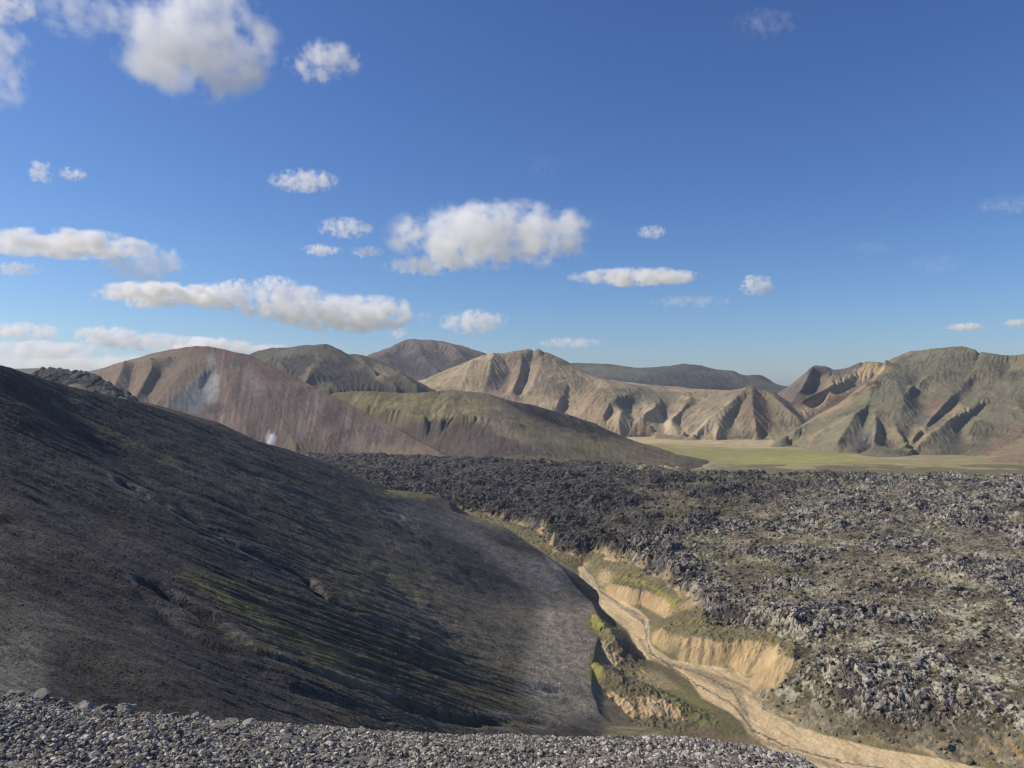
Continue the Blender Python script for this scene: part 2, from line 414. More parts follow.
# ---- pale rhyolite ridge
m = HillMap(437, 2420, 353, 3000, .62)
crest = at([(400, 402, 3150), (438, 381, 3100), (459, 367, 3060), (479, 358, 3030), (494, 355, 3000), (504, 356, 3000), (522, 353, 2980), (539, 353, 2960), (551, 357, 2950), (563, 363, 2940), (576, 371, 2920), (592, 380, 2900), (606, 385, 2880), (630, 387, 2860), (660, 389, 2850), (690, 392, 2850), (720, 393, 2850), (760, 400, 2850)])
lines = [crest, [(a, D * 1.2, -60) for a, D, z in crest],
    [(400, 2500, -150), (480, 2420, -150), (560, 2400, -165), (620, 2420, -172), (650, 2440, -172), (700, 2380, -172), (760, 2380, -172)],
    m([(494, 356, 0), (489, 372, -70), (484, 388, -70), (478, 402, -60)]), m([(472, 364, 0), (464, 380, -60), (456, 392, -50)]),
    m([(504, 358, 20), (511, 376, 70), (506, 396, 60)]),
    m([(522, 354, 0), (520, 372, -50), (513, 386, -80), (508, 402, -60)]),
    m([(535, 356, 20), (527, 378, 50), (519, 398, 40)]),
    m([(545, 356, 0), (538, 372, -60), (528, 392, -80), (524, 410, -50)]),
    m([(560, 364, -20), (552, 376, -80), (543, 392, -90), (537, 408, -60)]),
    m([(584, 378, 0), (566, 384, -60), (560, 398, -100), (550, 415, -80)]),
    m([(570, 395, -20), (566, 408, 20), (560, 420, 0)]),
    m([(606, 386, 0), (596, 396, -100), (585, 408, -110), (572, 425, -60)]),
    m([(640, 389, 0), (625, 396, -120), (608, 410, -120), (596, 428, -60)]), m([(612, 414, -40), (606, 424, -20)]),
    m([(640, 404, -30), (626, 412, -10), (634, 424, 40), (648, 433, 30)]), m([(622, 414, -100), (618, 425, -100), (622, 435, -30)]),
    m([(660, 398, -60), (655, 408, -110), (640, 416, -120), (652, 428, -50)]),
    m([(680, 398, -40), (668, 406, -20), (664, 420, 20), (664, 434, 10)]), m([(690, 396, -30), (684, 405, -100), (670, 418, -110), (680, 434, -40)]),
    m([(700, 404, -20), (690, 418, 20), (686, 430, 20)])]
p = hill('ridge', (395, 765, 2300, 3700), lines, amp=.045, seed=9, ero=5, cap=2.7)
P = Paint(p, rgb(.33, .27, .18), wob=3); n = stripes(p, 14)
P.col = mixc(P.col, .8 * sstep(.0, .45, n), rgb(.155, .13, .115)); P.col = mixc(P.col, .7 * sstep(.1, .5, -n), rgb(.44, .36, .25))
P.col = mixc(P.col, .6 * sstep(.1, .35, fbm(p.X / 100, p.Y / 130, 5, .6, 177)), rgb(.15, .135, .095)); P.col = mixc(P.col, .6 * sstep(.15, .4, fbm(p.X / 70, p.Y / 100, 5, .6, 178)), rgb(.33, .22, .155))
P.spot(470, 375, 26, 16, rgb(.30, .26, .155), .6, 30); P.spot(515, 372, 8, 22, rgb(.13, .10, .095), .7, 0); P.spot(540, 375, 14, 18, rgb(.20, .16, .12), .5)
P.spot(630, 396, 44, 10, rgb(.15, .145, .095), 1); P.spot(530, 357, 26, 6, rgb(.16, .135, .10), 1); P.spot(596, 402, 12, 10, rgb(.30, .20, .15), .7); P.spot(500, 388, 16, 10, rgb(.30, .21, .16), .7); P.spot(580, 385, 18, 8, rgb(.17, .15, .10), .8, 25); P.spot(560, 360, 24, 6, rgb(.16, .14, .09), 1)
P.spot(600, 418, 26, 12, rgb(.34, .255, .16), .5); P.spot(637, 430, 14, 6, rgb(.32, .20, .14), .6); P.spot(672, 424, 12, 9, rgb(.42, .36, .25), .7)
P.spot(708, 397, 22, 5, rgb(.42, .30, .15), .9, -10); P.spot(562, 387, 7, 4, rgb(.05, .05, .05), .8); P.spot(629, 405, 10, 4, rgb(.10, .105, .10), .8); P.spot(663, 409, 4, 5, rgb(.10, .1, .1), .6)
finish(p, 'hill', P.col, 'pale tan and cream striped rhyolite ridge in the middle distance')

# ---- distant plateau
crest = at([(520, 366, 4700), (562, 364, 4700), (587, 364, 4700), (608, 364, 4700), (636, 366, 4650), (664, 366, 4600), (685, 365, 4500), (695, 365, 4500), (703, 367, 4500), (720, 373, 4450), (734, 373, 4400), (743, 378, 4400), (752, 376.5, 4400), (762, 376.5, 4400), (769, 380, 4400), (777, 386, 4400), (800, 389, 4400), (850, 392, 4400)])
lines = [crest, [(a, D * 1.15, -60) for a, D, z in crest], [(520, 3400, -120), (640, 3300, -120), (760, 3300, -130), (850, 3300, -130)],
    [(a, 4150, (HZ - b) * 4150 / F) for a, b in ((580, 374), (640, 378), (665, 376), (690, 377), (720, 383))], [(a, 3950, (HZ - b) * 3950 / F) for a, b in ((560, 380), (620, 386), (680, 386), (720, 389), (770, 392))]]
p = hill('plateau', (520, 850, 3250, 5400), lines, amp=.035, seed=21, ero=4)
P = Paint(p, rgb(.095, .095, .085), wob=4); P.spot(610, 372, 50, 8, rgb(.13, .14, .10), .8); P.spot(700, 380, 50, 6, rgb(.06, .06, .065), .9, 8); P.spot(730, 376, 14, 3, rgb(.13, .13, .11), .7, 20); P.spot(680, 368, 30, 3, rgb(.07,.07,.065), .8)
P.spot(680, 388, 80, 3, rgb(.045, .05, .055), .9)
finish(p, 'hill', P.col, 'long low dark plateau on the horizon behind the pale ridge')

# ---- far peak
crest = at([(340, 378, 4100), (373, 355, 4050), (385, 350, 4030), (396, 345, 4000), (405, 341.5, 4000), (413, 340, 4000), (432, 342.5, 4000), (450, 346, 3980), (468, 350, 3950), (484, 356, 3930), (500, 364, 3900), (540, 382, 3850)])
m = HillMap(400, 3350, 341, 4000)
lines = [crest, [(a, D * 1.2, -60) for a, D, z in crest], [(340, 3300, -110), (420, 3300, -110), (540, 3300, -110)],
    m([(413, 341, 0), (420, 352, -60), (430, 366, -60), (446, 380, -40)]), m([(432, 343, 0), (442, 354, 30), (452, 366, 30)]), m([(396, 346, 0), (404, 362, 30), (416, 380, 20)]),
    m([(450, 347, 0), (462, 356, -60), (470, 364, -50)]), m([(384, 351, 0), (390, 365, -40), (400, 382, -30)])]
p = hill('farpeak', (335, 545, 3280, 4900), lines, amp=.045, seed=25, ero=6)
P = Paint(p, rgb(.145, .125, .108), wob=3); P.col = P.col * (1 + .25 * stripes(p, 15)[..., None]); P.spot(460, 362, 18, 5, rgb(.26, .22, .13), .8, -18); P.spot(415, 356, 20, 12, rgb(.13, .11, .12), .8); P.spot(436, 372, 18, 7, rgb(.09, .085, .1), .7)
finish(p, 'hill', P.col, 'tall brown purple peak, the highest on the skyline')

# ---- dark cliff hill
m = HillMap(398, 2250, 348, 2700)
crest = at([(225, 366, 2750), (252, 354, 2720), (273, 349, 2700), (299, 348, 2680), (328, 348, 2650), (340, 351, 2640), (348, 355, 2640), (357, 355, 2640), (369, 357, 2630), (384, 361, 2620), (402, 369, 2600), (416, 378, 2580), (433, 388, 2550), (443, 395, 2540), (451, 404, 2530)])
lines = [crest, [(455, 2200, -178), (455, 3200, -178)], [(a, D * 1.2, -60) for a, D, z in crest], [(225, 2200, -120), (330, 2250, -110), (400, 2300, -110), (440, 2300, -120)],
    m([(279, 360, -40), (293, 356, -60), (308, 353, -60), (318, 356, -60), (341, 362, -60), (367, 373, -40), (392, 387, 0)]),
    m([(279, 366, -70), (293, 380, -60), (306, 388, -20), (330, 392, -10), (360, 392, 10), (388, 393, 30)]),
    m([(270, 362, -50), (284, 378, -20), (300, 392, 0)]), m([(319, 358, -70), (312, 370, -110), (306, 382, -90)]),
    m([(357, 356, 0), (370, 366, -60), (384, 378, -60), (398, 389, -30)]), m([(384, 362, 0), (400, 374, -50), (418, 388, -30)]), m([(348, 356, 10), (360, 364, 20), (380, 384, 40)])]
p = hill('cliff', (225, 455, 2180, 3250), lines, amp=.05, seed=31, ero=4, cap=3.0)
P = Paint(p, rgb(.10, .095, .075), wob=3); P.col = P.col * (1 + .3 * stripes(p, 16)[..., None])
P.poly([(279, 361), (308, 354), (341, 363), (367, 374), (396, 392), (330, 396), (290, 390)], rgb(.055, .052, .052), .9, 3)  # cliff face painted darker to deepen its shade
P.stroke([(320, 357), (313, 368), (305, 380)], 3.5, rgb(.19, .17, .13), .8); P.spot(326, 387, 8, 5, rgb(.27, .24, .16), .8); P.spot(312, 384, 8, 5, rgb(.24, .22, .13), .6)
P.spot(380, 372, 5, 9, rgb(.22, .19, .15), .7, -20); P.spot(330, 352, 50, 4, rgb(.14, .13, .085), .7)
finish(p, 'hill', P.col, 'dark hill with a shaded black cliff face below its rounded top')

# ---- red mountain
m = HillMap(457, 1490, 346, 1950)
crest = at([(60, 400, 2150), (90, 378, 2120), (100, 371, 2100), (118, 363, 2080), (140, 358, 2050), (160, 355, 2020), (180, 350, 1980), (196, 345.5, 1950), (207, 344, 1945), (218, 346, 1940), (232, 350.5, 1930), (244, 354.5, 1910), (255, 359, 1900), (280, 371, 1860), (300, 382, 1830), (330, 396, 1780), (350, 406, 1740), (375, 419, 1680), (400, 431, 1610), (420, 442, 1560), (440, 453, 1500), (455, 460, 1450)])
lines = [crest, [(a, D * 1.25, -160) for a, D, z in crest],
    at([(60, 410, 1750), (130, 418, 1700), (180, 432, 1620), (250, 448, 1540), (300, 457, 1490), (380, 459, 1480), (440, 462, 1430)]),
    m([(217, 348, 0), (217, 362, -16), (205, 372, -14), (192, 383, -16), (179, 392, -16), (168, 401, -10)]),
    m([(212, 378, 10), (204, 392, 16), (207, 408, 6), (225, 425, 0)]),
    m([(125, 362, 0), (120, 375, -20), (112, 392, -20)]), m([(130, 364, 3), (134, 378, 8), (128, 395, 5)]),
    m([(150, 358, 0), (152, 368, -22), (143, 385, -25), (136, 397, -15)]), m([(168, 358, 4), (160, 378, 9), (148, 398, 5)]),
    m([(190, 352, 0), (184, 370, -14), (170, 386, -16), (158, 402, -10)]),
    m([(222, 352, 0), (226, 380, -40), (236, 410, -40), (250, 440, -20)]),
    m([(243, 356, 0), (262, 385, -30), (280, 420, -30), (296, 450, -20)]),
    m([(262, 364, 0), (300, 392, 0), (340, 425, 0), (362, 448, 0)])]
lines += [[(480, 1425, -178), (480, 2590, -178)], [(462, 1420, -166), (475, 1500, -176), (470, 1700, -178)]]
p = hill('red', (60, 480, 1420, 2600), lines, amp=.035, seed=41, ero=2, cap=1.8, soft=1)
P = Paint(p, rgb(.14, .11, .098), wob=2.5)
str_ = fbm(p.C / 3.2 + p.row() * .05, p.row() / 60., 4, .65, 61)
P.col = P.col * (1 + .8 * str_[..., None]); P.col = mixc(P.col, .75 * sstep(.1, .4, fbm(p.C / 6 + p.row() * .03, p.row() / 90., 4, .6, 66)) * (p.C > 212), rgb(.26, .215, .195)); P.col = mixc(P.col, .6 * sstep(.1, .4, -fbm(p.C / 9 + p.row() * .03, p.row() / 70., 4, .6, 67)) * (p.C > 212), rgb(.12, .066, .06))
P.poly([(50, 420), (95, 365), (160, 352), (205, 344), (212, 362), (192, 384), (165, 404), (160, 430)], rgb(.20, .158, .112), .9, 4)
P.spot(190, 350, 34, 8, rgb(.17, .115, .085), .7, -8)
P.spot(245, 357, 28, 9, rgb(.13, .08, .068), .8, 25); P.spot(262, 368, 26, 8, rgb(.13, .08, .07), .8, 35)
P.poly([(214, 362), (219, 384), (217, 402), (196, 414), (172, 405), (192, 383)], rgb(.20, .22, .235), .95, 3); P.spot(185, 402, 14, 8, rgb(.09, .115, .135), .8, 20); P.spot(212, 366, 4, 14, rgb(.26, .27, .26), .7)
P.spot(216, 408, 10, 6, rgb(.075, .06, .07), .95); P.spot(168, 362, 9, 6, rgb(.07, .08, .08), .8); P.spot(160, 376, 5, 8, rgb(.10, .09, .085), .6, 30); P.spot(238, 362, 9, 4, rgb(.07, .09, .08), .8)
P.spot(258, 385, 8, 26, rgb(.22, .18, .17), .6, -18); P.spot(280, 400, 6, 26, rgb(.20, .16, .155), .5, -30)
P.stroke([(262, 362), (300, 382), (350, 406), (400, 432), (440, 454)], 6, rgb(.19, .14, .10), .7)
P.spot(330, 418, 10, 9, rgb(.08, .065, .06), .7, 45); P.spot(345, 432, 6, 5, rgb(.08, .065, .06), .7); P.spot(355, 442, 8, 9, rgb(.27, .21, .16), .8); P.spot(300, 448, 22, 6, rgb(.13, .125, .08), .8); P.spot(395, 450, 40, 6, rgb(.21, .17, .12), .8)
finish(p, 'mountain', P.col, 'reddish brown volcano with a blue grey hollow in its flank', M_ash)

# ---- green hill
crest = at([(300, 410, 2000), (320, 400, 1980), (337, 394, 1950), (350, 393, 1930), (370, 392, 1900), (390, 392, 1890), (420, 391.5, 1880), (450, 391.5, 1860), (470, 393, 1840), (489, 395.5, 1820), (510, 400.5, 1830), (531, 404.5, 1850), (566, 415.5, 1880), (594, 425.5, 1900), (622, 436.5, 1960), (640, 445, 2000)])
lines = [crest, [(a, D * 1.2, -172) for a, D, z in crest],
    [(300, 1985, -112), (340, 1890, -126), (380, 1765, -141), (420, 1640, -150), (445, 1560, -152)] + at([(475, 462, 1440), (520, 462, 1430)]) + [(580, 1415, -168), (620, 1412, -173), (660, 1425, -173), (705, 1470, -173), (738, 1540, -174), (746, 1650, -174)],
    [(640, 2100, -172), (690, 1900, -173), (735, 1740, -174)],
    at([(489, 396, 1800), (510, 405, 1740), (531, 415, 1680), (550, 423, 1660), (566, 429, 1650), (590, 435, 1640), (619, 441, 1630), (650, 449, 1610), (672, 455.5, 1600), (692, 461.5, 1590), (714, 464.5, 1585)]),
    [(531, 1765, -76), (566, 1765, -134), (594, 1770, -150), (625, 1780, -163), (655, 1780, -170)],
    at([(352, 403, 1890), (380, 411, 1810), (410, 415, 1710), (425, 415, 1670)]), at([(455, 413, 1620), (480, 415, 1610), (520, 424, 1590)]),
    at([(440, 396, 1860), (432, 408, 1770), (428, 424, 1690)]), at([(450, 396, 1830), (446, 406, 1710), (440, 420, 1640)]),
    at([(620, 448, 1560), (650, 456, 1540), (670, 461, 1530)])]
p = hill('green', (300, 750, 1410, 2500), lines, amp=.03, seed=51, ero=3, cap=2.4)
P = Paint(p, rgb(.135, .118, .082), wob=3)
P.spot(385, 402, 60, 12, rgb(.175, .158, .08), .8); P.spot(450, 410, 40, 12, rgb(.18, .155, .085), .8)
n = sstep(-.2, .3, fbm(p.C / 4., p.row() / 30., 4, .6, 63))
P.poly([(395, 432), (430, 420), (470, 424), (505, 432), (530, 446), (560, 458), (400, 465)], rgb(.08, .068, .068), 1, 6); P.poly([(395, 432), (430, 420), (470, 424), (505, 432), (530, 446), (560, 458), (400, 465)], rgb(.08, .068, .068), .6, 4)
P.spot(500, 428, 30, 6, rgb(.21, .19, .14), .6, 25); P.spot(535, 433, 30, 8, rgb(.15, .13, .085), .7, 20)
P.poly([(500, 402), (530, 404), (570, 416), (625, 437), (600, 440), (560, 430), (520, 415)], rgb(.05, .046, .042), 1, 3)  # shade of the right-hand gully painted in near black
P.stroke([(560, 440), (620, 452), (680, 462)], 6, rgb(.165, .15, .09), .7); P.spot(638, 449, 5, 5, rgb(.19, .11, .07), .6); P.spot(530, 459, 40, 3, rgb(.19, .18, .08), .7)
P.col = P.col * (1 + .22 * (n[..., None] - .5)) * (1 + .5 * fbm(p.X / 30, p.Y / 30, 5, .6, 64)[..., None])
for q in ([(436, 397), (428, 410), (420, 424)], [(400, 398), (392, 404)], [(448, 399), (440, 408), (433, 420)], [(462, 397), (455, 403)], [(388, 397), (380, 402)]): P.stroke(q, 1.6, rgb(.06, .06, .045), .7)
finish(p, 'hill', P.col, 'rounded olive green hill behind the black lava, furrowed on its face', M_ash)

# ---- far left plateau and lava hill behind the dark hillside
crest = at([(-60, 365, 4200), (0, 366, 4200), (40, 368, 4200), (80, 371, 4200), (105, 372, 4200), (160, 375, 4200), (240, 382, 4200)])
lines = [crest, [(a, D * 1.15, -100) for a, D, z in crest], [(-60, 2800, -80), (240, 2800, -80)]]
p = hill('leftplateau', (-60, 240, 2700, 4900), lines, amp=.03, seed=55, ero=3, du=1.5)
P = Paint(p, rgb(.12, .115, .10), wob=3)
finish(p, 'hill', P.col, 'low grey plateau on the skyline left of the red volcano')

crest = at([(-20, 390, 960), (20, 386, 960), (35, 377, 950), (42, 371.5, 940), (58, 371.5, 930), (79, 374, 920), (95, 377, 910), (105, 383, 900), (114, 389, 890), (123, 393, 880), (134, 398, 870), (141, 404, 860), (149, 416, 850), (156, 440, 845)])
lines = [crest, [(160, 710, -90), (160, 1190, -90)], [(a, D * 1.2, -90) for a, D, z in crest], at([(-20, 410, 780), (60, 408, 780), (100, 412, 770), (140, 425, 760)]), at([(100, 388, 850), (115, 396, 840), (130, 404, 830)])]
p = hill('lavahill', (-20, 160, 700, 1200), lines, amp=.02, seed=57, ero=0, du=.5)
f1, f2, cid, cx, cy = worley(p.X / 9, p.Y / 9, 3); p.H = p.H + (cid * 5 + (.6 - f1) * 4) * sstep(-60, -20, p.H) * .8
P = Paint(p, rgb(.06, .06, .065), wob=3); P.col = P.col * (1 + .6 * (cid[..., None] - .5)); P.spot(110, 397, 12, 5, rgb(.17, .17, .16), .7); P.spot(126, 399, 6, 3, rgb(.2, .21, .2), .7)
finish(p, 'lava_hill', P.col, 'black blocky lava ridge peeping over the dark hillside', M_lava)

crest = at([(50, 400, 760), (60, 391, 750), (67, 386.5, 745), (74, 384, 740), (80, 385, 735), (86, 389, 730), (91, 394, 725), (105, 400, 720), (140, 410, 720)])
lines = [crest, [(a, D * 1.15, -60) for a, D, z in crest], at([(50, 408, 690), (91, 408, 680), (140, 420, 680)])]
p = hill('knoll', (50, 140, 640, 900), lines, amp=.02, seed=58, ero=0, du=.6)
P = Paint(p, rgb(.15, .13, .12), wob=2)
finish(p, 'knoll', P.col, 'small grey tan knoll in front of the black lava ridge')
m = None
crest = at([(60, 380, 900), (100, 392, 900), (143, 403, 880), (186, 414, 880), (219, 422, 880), (246, 434, 880), (264, 446, 880), (280, 456, 880), (320, 470, 880)])
lines = [crest, [(a, D * 1.2, z - 70) for a, D, z in crest], at([(60, 420, 700), (143, 425, 700), (219, 450, 720), (264, 470, 760), (320, 490, 780)])]
p = hill('spur', (60, 320, 640, 1150), lines, amp=.02, seed=59, ero=2, du=.8)
P = Paint(p, rgb(.065, .068, .05), wob=3); P.col = P.col * (1 + .3 * fbm(p.X / 12, p.Y / 12, 4, .6, 8)[..., None])
finish(p, 'hill', P.col, 'dark green spur that ends beside the steam vent')

# ------------------------------------------------------------------ dark hillside on the near left
E = [(-80, 355, 320), (0, 365, 350), (40, 377, 385), (95, 392, 420), (165, 410, 480), (210, 425, 520), (290, 450, 600), (330, 464, 640), (365, 481, 690), (380, 489, 740), (400, 490, 745), (438, 496, 750), (449, 501, 748), (452, 511, 720), (470, 516, 715), (505, 527, 690),
     (540, 551, 650), (562, 568, 610), (575, 586, 575), (592, 602, 540), (598, 615, 508), (601, 630, 476), (596, 645, 447), (592, 665, 410), (591, 690, 370), (600, 714, 343), (614, 726, 331), (640, 725, 329), (668, 729, 322), (690, 745, 298), (712, 790, 255), (740, 860, 210)]
CT = E + [(-80, 500, 225), (-80, 620, 140), (-80, 700, 80), (0, 440, 290), (0, 500, 235), (0, 560, 180), (0, 620, 130), (0, 690, 85), (0, 760, 55), (95, 450, 340), (80, 520, 255), (80, 600, 175), (100, 700, 100),
     (150, 500, 300), (150, 620, 180), (230, 500, 370), (230, 600, 230), (230, 700, 130), (300, 500, 450), (300, 560, 340), (300, 640, 235), (300, 720, 150), (370, 540, 480), (380, 620, 310), (380, 700, 210),
     (450, 560, 510), (450, 600, 420), (460, 660, 330), (450, 740, 238), (500, 560, 590), (500, 600, 490), (530, 650, 400), (530, 700, 322), (560, 620, 475), (570, 680, 372), (560, 740, 278), (600, 760, 268), (640, 780, 258)]
Ew = np.array([((a - 512) / F * D, D, (HZ - b) * D / F) for a, b, D in E])
c = np.array(CT, float); q = np.stack([c[:, 0] / F, np.log(c[:, 2])], 1); v = c[:, 1]
def tk(r2): return np.where(r2 > 0, r2 * np.log(np.maximum(r2, 1e-12)) * .5, 0)
n = len(q); A = np.zeros((n + 3, n + 3)); d2 = ((q[:, None] - q[None]) ** 2).sum(-1)
A[:n, :n] = tk(d2) + np.eye(n) * 2e-4; A[:n, n] = 1; A[:n, n + 1:] = q; A[n, :n] = 1; A[n + 1:, :n] = q.T
w = np.linalg.solve(A, np.concatenate([v, [0, 0, 0]]))
p = Patch(-80, 750, 60, 1000, 1180, 1500)
cx = p.C / F; R = w[n] + w[n + 1] * cx + w[n + 2] * p.LL
for i in range(n): R = R + w[i] * tk((cx - q[i, 0]) ** 2 + (p.LL - q[i, 1]) ** 2)
H = (HZ - R) * p.Y / F
# beyond the crest line the ground falls away
best = np.full(p.Y.shape, 1e9); zc = np.zeros(p.Y.shape); sg = np.zeros(p.Y.shape)
for a, b in zip(Ew[:-1], Ew[1:]):
    vx, vy = b[0] - a[0], b[1] - a[1]; t = np.clip(((p.X - a[0]) * vx + (p.Y - a[1]) * vy) / (vx * vx + vy * vy), 0, 1)
    ex = p.X - a[0] - t * vx; ey = p.Y - a[1] - t * vy; d = np.hypot(ex, ey); k = d < best
    best = np.where(k, d, best); zc = np.where(k, a[2] + t * (b[2] - a[2]), zc); sg = np.where(k, vx * ey - vy * ex, sg)
out = sg > 0
wob = fbm(p.X / 40, p.Y / 40, 4, .55, 70)
dd = np.where(out, best, 0)
H = np.where(out, zc + (H - zc) * np.exp(-dd / 12.) - (.66 + .25 * sstep(560, 600, p.C) * sstep(580, 600, (HZ - F * H / p.Y)) - .35 * sstep(645, 665, (HZ - F * H / p.Y)) * (p.C > 520)) * dd, H)
HS = H.copy()
# fan of rills running down to the outlet
fx, fy = 62., 348.
ang = np.arctan2(p.Y - fy, p.X - fx); ang = np.where(ang < -1.6, ang + 2 * np.pi, ang); rr = np.hypot(p.X - fx, p.Y - fy)
angw = ang + .02 * fbm(p.X / 60, p.Y / 60, 3, .5, 71)
row = (HZ - F * H / p.Y)
# rills follow the fall of the slope, curving gently to the outlet
sw = fbm(p.X / 50, p.Y / 50, 3, .5, 71) * 1.6
sc_ = row - (.47 * p.C - .00014 * p.C ** 2) + sw
st = fbm(sc_ / 8., p.C / 260., 5, .72, 72) + .35 * fbm(sc_ / 2.0, p.C / 90., 2, .6, 73)
st2 = fbm(sc_ / 34., p.C / 330., 4, .55, 75)
right = sstep(450, 540, p.C - (row - 640) * .6)
inside = sstep(0, 14, np.where(out, 0, best))
low = polymask(p.C, row, [(-90, 420), (120, 470), (300, 560), (520, 655), (600, 715), (600, 800), (-90, 800)], 40)
scale_m = np.clip(p.Y / 300, .15, 1.2)
H = H + inside * scale_m * (1 - .75 * right) * (st * (1.0 + 1.0 * low) + st2 * (.9 + 1.6 * low))
H = H + inside * (fbm(p.X / 35, p.Y / 35, 6, .5, 74, ridged=True) - .4) * 1.2 * (1 - .85 * low) * (1 - .7 * right) + (fbm(p.X / 7, p.Y / 7, 4, .6, 79)) * .5
def carve(pts, wid, dep, H):
    P3 = []
    for a, b in pts:
        i, j = p.idx(a, 300.); j = int(round(j)); colr = row[:, j]; k = np.argmax(colr < b) if (colr < b).any() else 0
        P3.append((p.X[k, j], p.Y[k, j]))
    d = polydist(p.X + wob * 5, p.Y + wob * 5, P3)
    return H - dep * (1 - .8 * sstep(430, 520, p.C)) * np.exp(-(d / wid) ** 2) * inside * (.6 + .8 * np.clip(.5 + fbm(p.X / 18, p.Y / 18, 3, .5, 78), 0, 1)), d
GA = [(150, 585), (217, 621), (250, 642), (288, 660), (338, 680), (371, 690), (418, 709), (457, 718), (500, 722), (540, 722)]
GB = [(120, 480), (170, 508), (217, 535), (250, 552), (305, 577), (328, 596), (371, 620), (418, 643), (457, 660), (496, 678), (554, 692), (592, 712)]
H, dA = carve(GA, 2.6, 4.2, H); H, dB = carve(GB, 2.8, 4.6, H)
H, dC = carve([(0, 520), (60, 552), (130, 590), (200, 640), (300, 690), (380, 716)], 3.5, 1.8, H)
H, dE = carve([(20, 395), (60, 420), (110, 455), (170, 495), (215, 530)], 7, 1.8, H)
H, dF = carve([(385, 508), (415, 530), (450, 560), (500, 600), (540, 640)], 18, 3.5, H)
H, dG = carve([(250, 470), (300, 500), (345, 545), (400, 590), (470, 650)], 16, 2, H)
H = erode(p, H, n=30000, batches=2, steps=50, cap=.7, seed=77, soft=2)
p.H = H
P = Paint(p, rgb(.060, .058, .059), wob=3, freq=1 / 16.); P.R = row; 
P.col = P.col * (1 + .75 * st[..., None] + (.3 * (1 - .8 * right) * fbm(p.X / 30, p.Y / 30, 5, .6, 80))[..., None])
BR = rgb(.10, .085, .065)
P.poly([(60, 395), (170, 420), (300, 470), (420, 530), (520, 620), (560, 680), (480, 650), (330, 570), (180, 470)], rgb(.085, .083, .077), .8, 25)
P.spot(330, 530, 120, 30, rgb(.10, .094, .068), .7, 30); P.spot(400, 600, 120, 30, rgb(.14, .125, .085), .9, 28); P.spot(510, 640, 90, 34, rgb(.165, .148, .11), .9, 25)
gm = sstep(-.1, .3, st) 
grn = polymask(p.C, row, [(185, 575), (260, 580), (360, 625), (470, 660), (575, 703), (565, 724), (440, 716), (330, 680), (250, 640)], 18)
P.col = mixc(P.col, grn * (.25 + .7 * gm), rgb(.165, .145, .075))
P.stroke([(186, 575), (215, 592), (260, 618), (300, 640), (345, 662)], 4, rgb(.20, .18, .07), .7)
P.spot(180, 690, 130, 22, rgb(.085, .075, .065), .6, 20); P.spot(420, 720, 130, 16, rgb(.12, .108, .075), .8, 8)
P.spot(20, 668, 26, 34, rgb(.18, .18, .17), .7); P.spot(250, 560, 60, 8, rgb(.12, .12, .12), .4, 30)
P.poly([(545, 600), (598, 606), (603, 640), (594, 690), (602, 716), (550, 720), (520, 690), (530, 640)], rgb(.30, .272, .22), 1, 14)
P.spot(545, 575, 26, 10, rgb(.17, .175, .18), .8, 40); P.spot(490, 545, 50, 7, rgb(.16, .155, .145), .7, 32); P.spot(560, 565, 18, 5, rgb(.26, .28, .29), .6, 40)
P.stroke([(370, 505), (430, 520), (480, 545), (540, 590)], 7, rgb(.17, .16, .15), .6); P.spot(410, 493, 45, 5, rgb(.17, .155, .07), .9, 3); P.spot(480, 519, 30, 5, rgb(.19, .17, .09), .9, 20)
P.stroke([(55, 402), (80, 418), (140, 446), (185, 468)], 3, rgb(.15, .15, .08), .8)  # sunlit line along the slope's edge painted as a pale stroke
P.spot(596, 622, 10, 12, rgb(.20, .19, .05), .9, -20); P.spot(594, 668, 7, 14, rgb(.18, .18, .045), .9)
ft = sstep(598, 612, p.C + 4 * wob) * sstep(684, 700, row); P.col = mixc(P.col, .9 * ft, rgb(.20, .178, .118)); P.col = mixc(P.col, .6 * ft * sstep(.0, .3, fbm(p.X / 7, p.Y / 7, 4, .6, 86)), rgb(.13, .125, .065))
bt_ = np.where(out, sstep(0, 5, best), 0) * sstep(575, 592, p.C + 3 * wob) * sstep(612, 632, row); P.col = mixc(P.col, .85 * bt_, rgb(.30, .24, .155))
for dd_ in (dA, dB): P.col = mixc(P.col, .8 * (1 - .8 * sstep(430, 520, p.C)) * np.exp(-(dd_ / 2.2) ** 2) * inside, rgb(.03, .03, .03)); P.col = mixc(P.col, .6 * np.exp(-((dd_ - 5.5) / 2.2) ** 2) * inside * (fbm(p.X / 9, p.Y / 9, 3, .6, 81) > .05), rgb(.19, .185, .18))  # gully beds painted near black to deepen their shade, rims paler
ex = fbm(p.X / 90, p.Y / 90, 3, .5, 83); P.col = mixc(P.col, .5 * sstep(.1, .5, ex) * (1 - low), rgb(.12, .115, .115))
finish(p, 'hillside', P.col, 'dark grey streaked scree hillside sweeping down from the left to the gully', M_slope)

